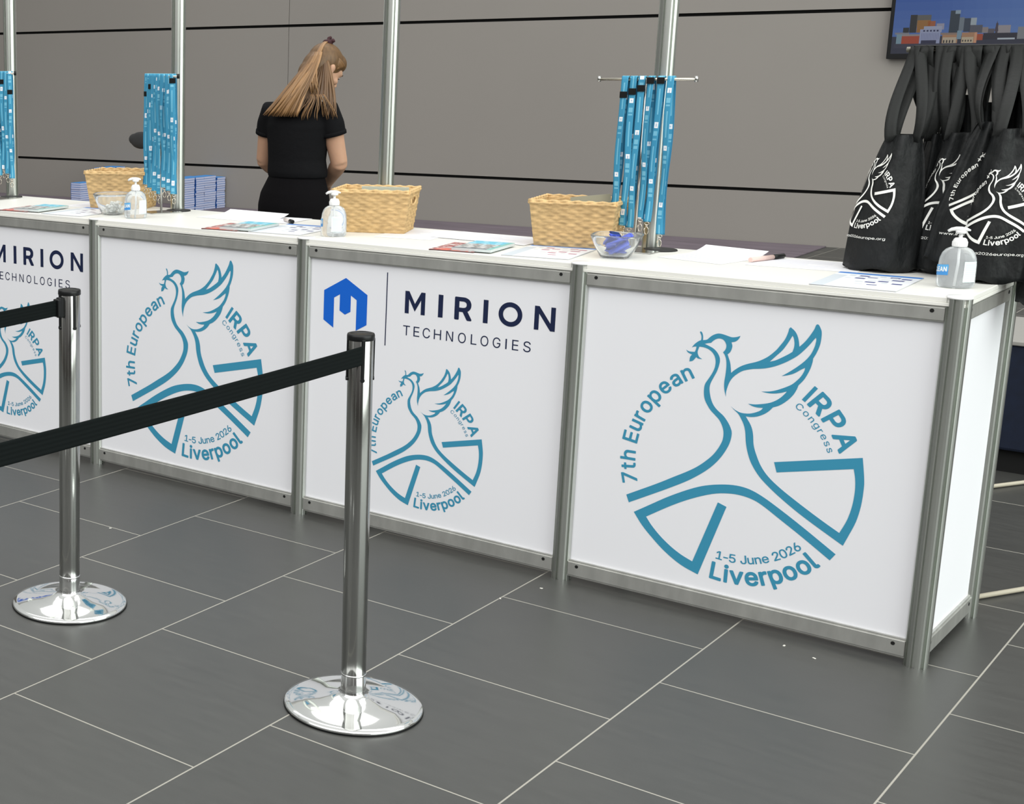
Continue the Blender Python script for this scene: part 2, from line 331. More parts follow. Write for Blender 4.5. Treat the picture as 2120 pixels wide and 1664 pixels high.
# sans-serif letter outlines (contours in 1/1000 em), key = letter + weight
GLYPHS = {
'716': '94,-14;88,-11;83,-4;84,10;298,434;297,436;291,437;58,438;51,443;47,451;49,515;56,522;63,524;387,524;396,522;403,515;405,508;403,439;179,-6;175,-12;168,-15',
'E16': '56,-14;48,-9;45,3;45,505;47,515;54,522;61,524;368,524;377,522;383,517;386,510;386,453;383,444;375,438;139,436;140,301;358,299;366,295;369,286;370,232;366,219;354,213;140,213;139,77;140,72;144,71;380,71;387,66;391,58;389,-6;382,-14;375,-15',
'a16': '138,-22;112,-18;76,-3;57,10;35,35;23,59;15,92;15,121;21,149;26,164;42,185;60,200;84,214;105,222;150,232;233,242;255,247;260,252;260,256;256,283;245,300;226,311;198,317;174,314;141,300;128,290;111,264;105,260;95,260;36,278;28,287;28,299;47,335;74,362;98,378;119,387;169,399;219,399;257,391;291,375;314,357;333,333;346,302;352,266;351,-3;346,-10;338,-14;276,-14;266,-8;262,9;260,10;238,-5;207,-18;176,-24 155,61;181,61;198,64;214,70;233,81;246,95;257,118;260,133;260,164;160,150;129,140;117,132;111,123;107,109;112,85;126,71',
'e16': '190,-22;173,-21;152,-16;111,2;79,26;60,47;47,69;29,109;22,143;19,204;26,254;37,288;60,328;87,358;116,378;154,393;182,399;228,399;256,393;299,376;319,362;345,335;363,307;379,266;387,212;387,171;382,161;371,155;114,154;113,150;121,121;141,88;163,72;190,63;223,61;249,67;273,82;283,95;294,114;304,120;361,108;373,103;378,97;379,83;363,50;353,35;323,8;290,-10;263,-18;228,-23 116,235;285,235;290,236;290,240;281,269;261,296;244,307;230,311;218,314;194,315;171,309;142,291;123,264',
'h16': '49,-14;41,-9;37,1;38,510;43,520;51,524;115,524;125,518;129,508;129,367;163,386;187,395;220,400;239,400;270,395;289,389;319,372;347,341;360,315;367,296;372,265;371,-2;366,-11;356,-15;294,-15;287,-12;282,-6;280,3;280,251;278,263;266,289;253,302;225,313;199,313;177,308;158,297;144,282;134,263;131,251;129,236;129,3;127,-6;122,-12;115,-15',
'n16': '49,-14;41,-9;37,1;37,377;41,389;46,394;53,395;115,394;125,386;127,365;129,364;163,386;184,394;218,400;239,400;272,394;310,378;338,353;351,334;361,313;369,284;372,263;372,3;368,-9;363,-14;356,-15;296,-15;289,-14;282,-6;280,3;280,251;278,263;266,289;253,302;225,313;199,313;177,308;158,297;144,282;134,263;131,251;129,236;129,3;127,-6;122,-12;115,-15',
'o16': '185,-22;149,-16;118,-3;93,14;55,54;37,88;24,131;19,169;19,207;22,231;32,273;49,312;71,341;97,365;109,373;147,391;185,399;232,399;275,389;306,373;328,358;355,328;368,307;386,266;396,212;396,164;391,128;378,88;355,47;333,23;297,-3;266,-16;223,-23 199,62;213,61;244,69;263,80;272,88;282,102;292,121;304,173;302,219;292,254;281,276;273,287;254,303;218,314;197,314;168,307;142,287;130,269;121,247;111,193;113,162;118,138;125,116;136,97;147,84;161,73;185,64',
'p16': '49,-157;41,-152;37,-140;37,375;39,384;44,390;51,393;115,392;125,384;127,360;129,360;156,382;177,392;199,398;222,400;260,398;303,384;333,365;361,337;384,298;397,263;405,215;405,160;400,127;389,89;366,46;337,14;310,-4;279,-17;253,-22;206,-22;191,-20;163,-9;129,16;129,-140;127,-149;122,-155;115,-158 206,63;232,62;244,65;258,70;279,85;301,120;309,146;313,175;313,203;309,232;301,258;292,275;279,291;260,306;222,316;203,313;182,307;169,298;152,282;141,263;134,241;129,218;127,189;134,137;144,110;152,96;162,84;172,76;189,68',
'r16': '49,-14;41,-9;37,1;37,377;39,386;44,392;51,395;113,395;123,389;127,370;129,369;146,382;182,397;201,400;244,398;253,392;257,384;257,325;254,315;244,309;199,311;168,302;156,295;143,282;132,258;129,244;129,3;127,-6;122,-12;115,-15',
't16': '148,-18;117,-11;93,1;68,25;57,47;51,70;51,309;48,311;2,312;-5,317;-9,325;-9,378;-5,388;5,393;50,395;51,473;56,482;64,486;124,486;133,483;138,478;140,470;141,395;205,393;213,389;218,380;218,328;213,316;205,312;143,311;140,309;140,101;145,75;152,68;164,65;202,67;214,60;221,42;228,-1;221,-11;205,-17;183,-19',
'u16': '160,-19;146,-17;120,-9;86,12;63,38;53,55;45,77;37,122;37,377;39,386;46,393;56,395;115,395;122,392;127,386;129,377;129,134;131,119;139,98;153,80;177,69;201,65;227,69;246,78;257,86;266,98;277,122;280,138;280,377;282,386;289,393;296,395;363,393;370,386;372,377;372,3;370,-7;365,-12;358,-15;294,-15;284,-7;282,15;279,15;260,0;225,-15;196,-20',
'A24': '15,-23;5,-20;-2,-14;-6,-4;-6,8;179,516;189,527;200,532;274,532;285,529;296,520;302,508;483,15;486,3;484,-9;477,-18;465,-23;396,-23;381,-18;371,-4;327,119;155,120;150,116;110,1;101,-16;86,-23 189,225;198,222;284,222;290,225;239,370',
'C24': '248,-30;224,-27;191,-19;140,3;105,29;74,63;58,87;41,121;28,161;20,203;17,277;25,334;40,387;65,432;98,472;136,503;177,523;229,536;277,539;308,536;355,524;391,508;420,487;451,456;470,428;490,380;496,353;495,342;489,331;477,325;410,325;401,327;387,339;373,377;355,400;336,414;322,422;289,431;251,432;236,429;220,424;197,413;173,394;153,366;141,342;129,296;127,277;127,232;129,213;141,168;155,138;179,109;205,91;234,80;270,75;310,83;334,93;353,107;373,132;388,170;403,181;479,181;491,172;496,156;483,108;469,80;451,53;415,18;390,1;343,-19;289,-30',
'E24': '58,-23;44,-16;39,-9;37,1;37,505;40,520;49,529;61,532;368,532;382,529;390,522;394,513;394,453;390,439;380,431;368,429;151,429;147,427;147,313;149,308;361,307;371,301;377,289;378,232;373,215;366,209;356,205;149,205;147,201;147,84;151,79;373,79;385,77;394,70;399,58;399,1;396,-11;387,-20;375,-23',
'L24': '58,-23;44,-16;39,-9;37,1;37,510;44,525;56,531;125,532;140,525;145,517;147,508;147,82;151,79;368,78;378,72;384,60;385,-2;378,-16;363,-23',
'N24': '58,-23;44,-16;39,-9;37,1;37,505;42,522;49,529;58,532;135,532;147,529;156,520;373,182;375,191;376,515;384,527;397,532;463,532;477,527;485,517;487,505;487,3;482,-14;474,-21;463,-23;385,-23;370,-16;149,331;147,320;146,-4;140,-16;127,-23',
'P24': '58,-23;44,-16;39,-9;37,1;37,505;40,520;49,529;61,532;256,532;306,524;354,502;368,492;397,463;416,429;427,396;432,355;430,313;424,289;410,253;394,229;366,201;348,189;313,173;280,165;256,163;149,162;147,158;147,3;145,-9;137,-18;127,-23 147,267;151,265;244,265;275,272;294,282;308,296;314,308;320,327;322,346;316,382;303,405;277,421;244,429;149,429;147,425',
'R24': '58,-23;44,-16;39,-9;37,1;37,505;40,520;49,529;61,532;256,532;297,527;343,510;375,489;401,460;418,429;430,391;432,370;432,332;427,298;416,270;397,239;373,214;348,196;447,14;449,1;446,-11;437,-20;427,-23;354,-23;342,-20;328,-4;234,172;230,174;151,174;147,170;147,3;145,-9;137,-18;127,-23 147,279;151,277;237,277;280,285;299,294;315,315;322,346;320,375;315,389;305,405;280,421;247,429;149,429;147,425',
'e24': '194,-31;149,-23;108,-5;73,21;54,43;41,62;22,107;13,143;11,207;19,257;30,290;54,333;82,364;112,385;152,401;180,407;230,407;259,401;282,393;304,382;325,367;352,340;371,309;387,266;394,214;394,169;387,154;373,147;128,147;123,145;129,121;148,93;173,76;204,69;235,72;257,81;272,93;289,121;302,128;313,128;371,113;380,107;385,100;386,81;370,45;359,30;328,2;293,-17;273,-24;230,-31 125,245;132,243;275,243;281,245;273,266;258,288;240,300;213,307;180,304;163,296;148,285;138,273',
'i24': '52,-23;37,-16;32,-9;30,1;30,384;37,396;49,403;118,403;133,394;137,379;137,-2;133,-14;121,-22 73,420;47,430;30,446;19,472;19,494;28,517;49,538;71,546;99,546;121,537;140,517;149,496;149,470;145,458;137,446;123,432;97,420',
'l24': '125,-25;106,-23;87,-16;60,1;38,32;32,51;29,70;29,508;31,517;36,525;51,532;118,531;130,525;137,510;137,89;141,76;151,75;172,77;182,72;189,65;196,46;203,3;199,-11;189,-19;156,-25',
'o24': '190,-31;147,-23;113,-9;87,9;49,50;30,85;16,128;11,166;11,209;16,247;30,290;54,333;78,360;104,380;144,399;182,407;232,407;278,396;311,380;332,364;361,333;387,288;394,266;404,212;404,164;399,128;385,85;361,43;340,18;313,-2;275,-21;244,-29 194,71;211,69;230,73;249,80;265,93;275,106;284,123;294,157;296,176;294,219;285,250;274,271;259,290;248,297;216,307;199,307;173,300;156,289;148,281;137,264;128,245;118,190;124,150;138,109;152,91;163,82;175,76',
'p24': '51,-166;36,-159;31,-152;29,-142;29,375;31,387;39,396;49,401;113,401;127,394;137,379;175,400;220,408;263,405;306,392;337,372;368,342;391,303;405,265;413,218;413,160;408,125;397,87;379,51;363,29;329,-2;296,-20;256,-30;203,-30;170,-21;139,-3;137,-9;137,-142;134,-154;125,-163;115,-166 201,72;227,70;241,73;256,78;274,91;294,124;305,177;305,201;300,232;293,256;286,270;272,286;257,298;222,307;187,300;175,293;160,279;149,259;137,215;135,189;137,165;142,139;151,115;168,90;179,81',
'r24': '51,-23;36,-16;31,-9;29,1;29,377;31,389;39,398;51,403;115,403;125,398;134,385;137,385;163,399;182,405;201,408;246,406;259,398;265,384;265,325;261,310;246,301;201,303;172,295;160,288;149,277;140,255;137,241;137,3;135,-9;127,-18;118,-23',
'v24': '161,-23;147,-16;137,1;0,358;-6,377;-3,391;6,400;21,403;85,403;94,400;104,391;194,146;279,379;287,394;294,400;304,403;371,403;382,400;390,394;393,386;393,370;247,-10;240,-18;230,-23',
'-12': '115,177;108,179;103,188;103,246;105,250;112,255;336,255;343,253;348,246;348,186;346,181;339,177',
'012': '213,-18;170,-10;132,8;94,44;76,70;59,106;44,161;37,227;37,280;42,332;51,377;64,413;89,458;118,489;156,513;194,525;232,527;279,520;318,502;332,492;358,465;374,444;395,399;408,353;415,301;415,208;405,144;393,103;376,68;356,39;325,11;296,-5;260,-15 208,63;237,61;256,66;275,75;296,96;317,139;329,189;332,213;332,296;324,344;312,382;293,415;277,432;256,443;234,449;215,448;189,440;168,425;159,413;145,392;130,349;120,282;120,227;122,201;130,161;142,125;156,99;170,82;189,69',
'112': '77,-11;68,-6;65,1;65,53;70,63;77,65;196,65;201,67;201,417;199,426;192,422;96,351;87,348;80,351;75,358;76,432;89,444;194,519;280,519;286,513;287,505;287,67;291,65;389,65;396,63;401,53;400,-4;394,-10;387,-11',
'212': '65,-11;55,-6;53,1;53,46;57,58;238,249;271,286;291,313;304,339;310,367;309,379;304,401;295,417;281,431;250,445;236,448;210,448;179,438;158,422;144,396;138,375;138,360;134,353;126,351;65,351;60,353;55,360;55,382;58,401;66,427;86,463;103,482;124,498;160,516;191,524;236,527;272,522;296,514;322,501;341,487;360,467;380,434;391,396;391,348;386,325;365,279;331,234;267,163;178,70;184,67;393,66;398,63;400,55;399,-4;393,-10;386,-11',
'512': '206,-18;172,-13;137,0;111,15;96,27;75,51;59,80;51,106;49,122;50,134;53,139;60,142;125,140;133,132;141,104;153,88;165,78;187,67;199,63;213,61;232,61;258,68;270,74;296,96;309,120;315,139;318,161;315,184;305,213;284,241;260,257;234,265;201,265;187,262;163,254;127,234;65,242;58,246;56,253;85,511;89,518;96,520;368,520;375,515;377,508;377,453;375,446;370,443;165,441;161,439;149,339;149,327;151,326;182,338;206,344;251,344;294,333;318,321;337,308;365,280;375,265;393,227;401,189;401,137;396,111;390,94;376,65;361,44;327,13;294,-5;258,-15',
'612': '212,-18;171,-11;145,0;114,20;86,51;68,82;57,113;52,146;55,196;70,246;91,289;129,349;243,515;252,520;324,520;332,513;331,501;209,325;255,325;283,320;321,305;355,280;375,253;393,215;400,175;400,142;397,120;389,92;374,61;364,46;336,18;307,0;274,-13;240,-18 219,61;226,59;245,61;262,67;281,78;301,101;309,118;316,146;316,168;311,192;297,220;273,242;259,248;240,253;209,253;190,247;171,236;149,211;141,192;136,168;139,132;144,115;158,92;171,78;183,70;200,63',
'J12': '170,-18;136,-13;108,-3;81,13;58,34;46,51;35,72;27,96;22,130;22,175;27,182;34,184;96,184;103,182;107,175;108,142;116,103;129,82;153,67;177,61;196,61;217,67;229,73;239,82;251,99;260,127;260,511;265,518;272,520;339,520;346,515;348,506;348,146;345,111;341,89;332,65;317,42;281,8;250,-7;222,-15',
'e12': '197,-19;154,-12;113,5;82,28;63,50;43,85;33,112;25,145;23,204;30,254;41,285;63,326;90,355;118,375;156,390;182,395;228,395;256,389;297,372;316,359;342,333;360,304;375,264;383,212;383,171;378,162;371,159;113,159;109,157;112,135;116,121;125,103;138,85;159,70;187,60;202,57;223,57;249,63;275,78;287,93;297,112;304,116;359,104;371,100;374,95;375,87;372,76;359,50;342,31;321,12;287,-6;271,-12;228,-19 109,233;118,231;290,231;296,233;294,245;284,271;268,295;247,310;218,319;192,319;178,316;159,308;140,294;120,266',
'n12': '53,-11;44,-6;41,3;41,377;44,386;53,391;115,390;122,382;123,358;125,354;146,372;165,383;187,391;218,396;237,396;270,391;308,375;334,351;346,334;357,313;365,284;368,263;368,3;365,-6;356,-11;296,-11;289,-9;285,-4;284,253;281,265;270,290;255,305;227,317;196,317;177,312;156,301;141,286;128,253;125,239;124,-4;120,-9;113,-11',
'u12': '168,-16;149,-14;122,-6;89,15;68,38;57,57;49,79;41,124;42,384;49,390;56,391;113,391;120,388;124,384;125,131;128,117;137,94;151,77;175,65;201,61;234,67;258,82;270,96;281,122;284,136;285,384;289,388;296,391;360,390;367,384;368,377;367,-4;363,-9;356,-12;294,-11;287,-2;286,22;284,25;260,5;239,-6;199,-16',
'.4': '86,-7;72,-2;57,11;49,25;46,49;54,68;69,83;81,88;110,88;122,83;136,68;142,56;145,37;139,18;126,3;112,-5',
'04': '210,-9;175,-3;137,15;99,50;84,72;66,111;52,163;44,230;44,277;49,330;59,375;72,411;96,453;122,483;160,506;196,517;229,519;277,512;315,494;352,461;366,442;388,394;400,351;407,299;407,211;398,146;386,108;368,70;349,43;320,17;282,-2;241,-10 212,53;241,53;259,58;279,69;302,92;325,137;337,187;340,211;341,253;339,301;332,346;320,385;300,420;282,438;259,451;237,456;213,456;188,449;165,433;152,418;137,393;122,351;112,284;112,225;115,196;122,158;134,121;149,94;168,73;188,61',
'24': '62,-2;60,44;64,53;246,244;278,282;298,309;310,333;318,363;315,394;302,422;285,439;253,453;238,456;205,456;176,446;160,436;146,418;136,399;131,379;130,363;126,359;69,358;64,360;63,384;73,425;93,458;107,475;129,492;165,509;193,517;236,519;269,514;293,506;317,494;334,482;353,463;372,432;383,394;383,351;378,327;358,284;324,238;262,169;161,65;159,60;388,59;393,53;392,1;386,-3',
'64': '209,-9;174,-3;148,8;118,27;92,56;75,84;65,115;60,149;63,194;78,244;99,287;135,344;249,511;255,512;321,512;324,511;324,506;190,311;190,308;221,317;252,317;271,314;302,305;317,298;348,275;367,251;385,213;392,172;390,122;382,94;367,65;355,49;321,17;300,5;271,-5;238,-10 223,51;248,53;263,58;286,71;307,95;317,115;324,142;324,170;322,184;314,207;305,224;277,249;245,261;207,261;189,256;167,243;143,216;135,201;128,172;128,146;131,130;136,114;151,87;167,71;184,61;207,53',
'C4': '248,-9;229,-8;198,-1;151,21;119,44;90,75;76,96;59,130;47,168;37,232;37,275;44,330;59,380;81,420;112,458;146,485;186,505;234,517;274,519;303,517;348,505;381,490;406,472;434,445;451,420;466,387;476,349;470,344;408,346;389,390;372,412;347,432;312,447;291,452;243,451;214,444;185,430;155,405;136,378;122,349;110,303;107,282;107,225;110,206;122,161;139,126;168,92;192,75;229,60;258,55;274,55;316,63;347,77;365,90;389,119;408,161;470,162;475,161;476,156;463,113;444,77;410,41;393,27;358,8;336,-1;286,-10',
'H4': '58,-2;57,3;58,510;63,512;120,512;127,508;128,294;385,293;389,294;390,298;390,508;397,512;458,511;460,505;459,-2;454,-3;397,-3;390,1;389,229;132,230;127,229;127,225;127,1;120,-3',
'a4': '143,-11;117,-7;81,8;66,18;45,42;32,71;27,97;27,121;37,156;57,183;74,195;103,208;153,220;238,230;263,237;269,243;272,252;272,271;267,287;256,306;244,316;229,324;203,328;169,326;135,311;118,297;100,272;48,286;41,289;39,295;57,328;81,352;103,367;124,376;172,387;219,387;253,379;286,364;305,349;322,328;335,297;340,266;340,2;333,-2;276,-1;274,44;251,18;224,1;193,-9;174,-12 152,49;188,49;214,56;238,69;256,87;267,108;272,126;272,181;229,172;181,166;145,159;120,149;103,135;95,111;95,97;103,77;118,61',
'e4': '194,-11;175,-9;156,-4;118,12;87,35;70,54;48,93;40,114;33,145;31,202;38,252;48,283;70,321;94,348;123,368;159,382;185,387;225,387;252,382;292,366;312,352;335,328;352,302;367,262;375,209;375,173;373,168;368,167;99,166;104,133;109,118;124,90;132,79;144,70;175,54;197,49;223,49;250,54;279,71;289,81;306,108;366,93;367,88;365,81;352,54;342,42;316,18;285,1;259,-7;225,-12 101,223;302,223;304,224;304,233;302,247;292,274;277,297;268,306;252,317;232,324;221,326;190,326;162,319;131,297;111,267;104,247',
'g4': '185,-153;144,-147;116,-136;94,-124;65,-97;52,-78;49,-67;102,-39;130,-70;150,-83;171,-91;185,-93;228,-93;262,-83;280,-73;292,-61;304,-38;309,-7;309,63;306,62;292,42;275,26;252,11;225,3;199,1;166,3;130,14;94,35;70,60;53,86;36,136;31,174;31,207;38,257;45,279;54,300;68,322;97,353;125,372;154,383;182,388;211,388;244,380;274,364;309,327;311,382;371,383;375,376;375,-33;367,-64;347,-100;330,-117;299,-136;278,-144;247,-151;223,-154 196,62;230,64;250,72;271,84;282,95;294,116;304,143;309,174;309,212;307,231;299,258;287,282;266,307;255,314;230,324;216,327;192,327;166,320;148,310;135,299;121,280;111,260;104,236;99,200;104,148;111,125;126,98;152,76;180,64',
'i4': '52,-2;50,3;50,379;56,383;113,383;118,377;117,1;111,-3 73,441;56,448;46,458;38,477;40,498;44,506;61,522;73,526;94,526;109,520;124,505;129,491;129,475;121,458;111,448;92,440',
'n4': '51,-2;49,3;50,382;56,383;113,382;115,329;118,329;134,351;151,366;168,375;189,383;220,388;256,386;282,378;303,368;329,344;340,329;350,308;357,282;360,263;358,-2;353,-3;299,-3;292,1;292,255;284,280;276,296;258,313;229,325;196,325;175,320;153,309;134,290;127,278;120,255;117,241;117,1;110,-3',
'o4': '190,-11;154,-4;123,9;101,23;65,62;48,93;36,133;31,171;31,207;36,243;48,283;70,321;91,345;113,362;152,380;185,387;230,387;271,377;302,362;319,350;345,321;369,278;375,262;384,209;384,166;379,133;366,93;345,54;326,33;304,16;268,-2;223,-11 196,50;218,49;247,56;271,70;282,81;292,94;304,118;314,152;316,171;314,223;304,258;292,282;284,293;260,314;235,324;221,326;192,326;166,319;144,306;132,294;121,277;108,250;99,197;99,178;104,145;113,114;121,99;135,79;153,64;182,52',
'p4': '51,-145;49,-140;50,379;56,381;113,380;115,324;118,324;132,344;153,366;189,383;234,388;258,386;299,373;325,356;351,329;373,294;386,258;393,213;393,163;388,129;378,94;356,53;328,22;291,0;253,-10;206,-10;177,-2;153,13;118,50;117,-142;110,-146 202,51;234,50;246,53;266,60;287,75;303,97;313,117;320,141;325,172;325,206;320,237;313,261;303,281;289,299;269,315;251,323;225,328;199,325;181,320;163,310;153,301;142,289;129,266;117,220;115,189;117,158;122,134;134,103;156,73;184,56',
'r4': '51,-2;49,3;50,382;56,383;113,382;115,333;143,365;170,380;201,388;239,387;244,384;246,379;244,322;232,320;222,323;194,323;162,313;149,305;133,289;125,275;120,260;117,248;116,-2;110,-3',
's4': '162,-11;134,-7;110,0;89,11;72,23;57,38;46,54;35,83;33,95;51,101;93,108;98,104;103,89;113,73;128,62;143,54;162,49;203,49;222,54;237,62;257,78;265,97;265,109;262,117;257,128;248,137;228,147;122,174;98,185;77,199;64,212;51,233;44,257;44,290;52,316;62,333;72,345;101,367;117,375;148,385;167,387;210,387;227,385;253,377;272,367;289,354;299,345;317,319;326,295;325,288;270,274;264,278;250,304;237,316;218,326;205,329;170,329;140,319;118,300;112,283;112,269;115,261;129,243;142,235;260,204;279,195;301,181;315,166;328,143;333,123;333,88;325,62;315,45;292,21;277,11;251,-1;231,-7;196,-12',
'u4': '165,-7;151,-6;125,2;94,21;74,43;65,60;56,81;49,124;50,381;56,383;110,383;117,379;117,129;120,115;129,90;146,70;164,60;179,55;201,52;238,60;263,75;277,92;289,119;292,134;293,381;299,383;358,382;360,377;358,-2;353,-4;296,-2;294,49;265,19;237,2;196,-8',
'w4': '135,-2;22,370;21,382;83,383;90,379;141,198;166,98;168,89;171,88;203,215;245,370;252,382;314,383;319,382;368,205;394,94;397,90;478,382;483,383;540,383;545,382;546,372;434,3;431,-2;426,-3;371,-3;366,-2;317,165;288,279;285,289;283,289;261,203;202,1;195,-3',
'C-2': '248,-4;231,-3;201,4;153,25;120,49;95,77;80,99;64,132;51,170;41,234;41,275;48,327;64,377;85,418;115,454;148,481;186,500;222,510;274,515;324,508;348,500;379,486;404,468;429,443;447,418;461,387;470,351;465,349;410,350;403,372;393,392;377,413;348,437;315,451;293,456;241,456;212,448;174,428;150,406;130,377;113,337;103,287;103,222;105,203;117,158;134,125;150,103;167,86;191,70;227,56;258,51;277,51;317,58;348,73;367,86;380,99;393,118;410,157;465,158;470,156;459,115;440,80;409,46;391,31;355,12;334,4;284,-6',
'E-2': '63,1;61,5;61,505;66,508;368,507;370,501;370,458;368,453;127,453;123,451;123,289;125,284;351,284;353,279;353,236;353,232;349,229;125,229;123,225;123,60;127,55;373,55;375,51;375,3;370,1',
'G-2': '248,-4;231,-3;201,4;162,19;125,44;92,80;68,120;53,161;44,208;41,275;46,315;59,365;80,411;106,446;136,474;179,498;220,510;272,515;322,508;353,498;381,483;409,463;427,445;447,418;461,389;472,351;467,349;410,350;392,389;382,403;358,427;329,445;305,453;291,456;241,456;205,446;189,438;165,421;135,387;117,351;105,306;103,287;103,222;105,206;117,158;132,130;150,103;165,88;196,68;227,56;260,51;301,54;327,61;360,79;377,94;403,132;415,172;415,199;410,201;286,201;284,208;284,249;286,253;474,253;477,249;476,177;469,139;461,115;447,87;424,57;401,35;367,15;336,4;284,-6',
'H-2': '63,1;61,5;61,505;68,508;118,508;122,505;123,294;125,289;389,289;394,294;395,505;399,508;454,507;456,503;456,3;449,1;399,1;395,3;394,229;392,234;127,234;123,229;122,3;118,1',
'L-2': '63,1;61,5;61,505;66,508;120,507;123,503;123,58;127,55;358,55;361,51;360,3;356,1',
'N-2': '63,1;61,5;61,505;66,508;130,508;138,503;350,170;401,80;404,83;404,94;402,101;401,170;399,179;399,505;404,508;461,507;463,503;463,3;456,1;392,1;387,3;195,303;120,430;120,375;123,365;122,3;118,1',
'O-2': '248,-4;231,-3;201,4;155,24;118,51;90,84;64,132;51,170;41,234;41,275;48,327;61,370;78,406;101,439;131,469;174,495;222,510;270,515;312,510;348,500;370,490;405,467;433,439;455,406;468,380;481,344;491,292;491,220;481,165;464,118;437,75;417,53;379,24;343,7;303,-3;279,-6 257,51;293,53;322,61;353,76;381,100;398,122;415,153;427,194;432,230;432,277;427,315;417,349;398,387;377,413;353,433;327,446;291,456;243,456;220,451;184,434;162,418;143,396;117,351;108,318;103,287;103,222;105,203;117,158;135,122;150,103;167,86;191,70;227,56',
'S-2': '203,-6;184,-6;160,-1;129,10;110,19;83,39;62,66;50,89;44,106;39,132;44,134;101,134;108,111;117,94;133,75;144,68;168,56;196,49;248,49;265,52;289,60;308,70;330,89;340,106;346,123;346,151;344,163;335,178;320,193;294,207;251,223;168,245;127,262;101,279;81,297;61,328;54,359;54,389;61,420;71,439;85,459;99,473;118,486;153,503;182,511;198,513;258,513;291,506;313,498;350,475;372,453;384,435;396,406;398,382;394,380;341,380;338,385;332,406;323,420;298,442;279,451;253,458;225,460;198,459;177,454;156,444;146,438;126,418;115,394;113,378;118,351;124,339;141,322;172,305;194,297;268,277;306,265;341,248;365,231;381,216;397,189;405,163;408,132;403,104;388,68;374,49;348,26;313,7;277,-3;241,-8',
'T-2': '197,1;195,5;194,451;190,453;35,453;33,458;33,505;37,508;413,507;416,501;416,458;413,453;261,453;256,451;256,3;252,1'}
_glyph = {}
def glyph(ch, bold=4):
    k = (ch, bold)
    if k in _glyph: return _glyph[k]
    if ch == 'I': _glyph[k] = ([(0.06, 0), (0.155, 0), (0.155, 0.509), (0.06, 0.509)], [(0, 1, 2, 3)]); return _glyph[k]
    _glyph[k] = filled([[tuple(int(c) / 1000 for c in w.split(',')) for w in lp.split(';')] for lp in GLYPHS['%s%d' % k].split()])
    return _glyph[k]
CAPH = 0.509
def glyph_box(ch, x0, x1, y0, y1, bold=4):
    V, F = glyph(ch, bold)
    ax, bx = min(v[0] for v in V), max(v[0] for v in V); ay, by = min(v[1] for v in V), max(v[1] for v in V)
    return [(x0 + (v[0] - ax) / (bx - ax) * (x1 - x0), y0 + (v[1] - ay) / (by - ay) * (y1 - y0)) for v in V], F
def advance(ch, bold=4):
    if ch == ' ': return 0.13, 0.0
    V, _ = glyph(ch, bold); a = min(v[0] for v in V); b = max(v[0] for v in V)
    return b - a, a
def arc_text(s, r, capr, a0, a1, inward=False, bold=4):
    """letters standing on radius r, cap height reaching radius capr, from angle a0 to a1 (degrees)"""
    sc = abs(capr - r) / CAPH
    gap = 0.062
    ws = [advance(c, bold)[0] for c in s]
    tot = sum(ws) + gap * (len(s) - 1)
    span = math.radians(a1 - a0) * r / sc          # signed arc length available in glyph units
    k = abs(span) / tot
    V, F = [], []; pos = 0.0
    sgn = 1 if span > 0 else -1
    for c, w in zip(s, ws):
        if c != ' ':
            gv, gf = glyph(c, bold); left = advance(c, bold)[1]
            th = math.radians(a0) + sgn * (pos + w / 2) * k * sc / r
            base = len(V)
            for x, y in gv:
                lx = (x - left - w / 2) * sc * min(k, 1.22); ly = y * sc
                if inward: rr = r - ly; tx, ty = -math.sin(th), math.cos(th); V.append((rr * math.cos(th) + tx * lx, rr * math.sin(th) + ty * lx))
                else: rr = r + ly; tx, ty = math.sin(th), -math.cos(th); V.append((rr * math.cos(th) + tx * lx, rr * math.sin(th) + ty * lx))
            F += [tuple(base + i for i in f) for f in gf]
        pos += w + gap
    return V, F
def line_text(s, x0, x1, y0, caph, bold=4):
    sc = caph / CAPH; gap = 0.06
    ws = [advance(c, bold)[0] for c in s]; tot = (sum(ws) + gap * (len(s) - 1)) * sc
    k = (x1 - x0) / tot; V, F = [], []; pos = x0
    for c, w in zip(s, ws):
        if c != ' ':
            gv, gf = glyph(c, bold); left = advance(c, bold)[1]; base = len(V)
            V += [(pos + (x - left) * sc * k, y0 + y * sc) for x, y in gv]
            F += [tuple(base + i for i in f) for f in gf]
        pos += (w + gap) * sc * k
    return V, F
def merge(parts):
    V, F = [], []
    for v, f in parts:
        b = len(V); V += list(v); F += [tuple(b + i for i in q) for q in f]
    return V, F
def art_obj(name, art, m, parent, fn, maxlen=None, thick=0.0):
    """lay 2D artwork on a surface fn(x, y) -> 3D point"""
    V, F = art
    bm = B()
    vs = [bm.verts.new((x, y, 0)) for x, y in V]
    for f in F:
        try: bm.faces.new([vs[i] for i in f])
        except ValueError: pass
    if maxlen:
        bmesh.ops.triangulate(bm, faces=bm.faces[:])
        for _ in range(5):
            es = [e for e in bm.edges if e.calc_length() > maxlen]
            if not es: break
            bmesh.ops.subdivide_edges(bm, edges=es, cuts=1)
            bmesh.ops.triangulate(bm, faces=bm.faces[:])
    for v in bm.verts: v.co = Vector(fn(v.co.x, v.co.y))
    bmesh.ops.recalc_face_normals(bm, faces=bm.faces[:])
    return obj(name, bm, m, parent)
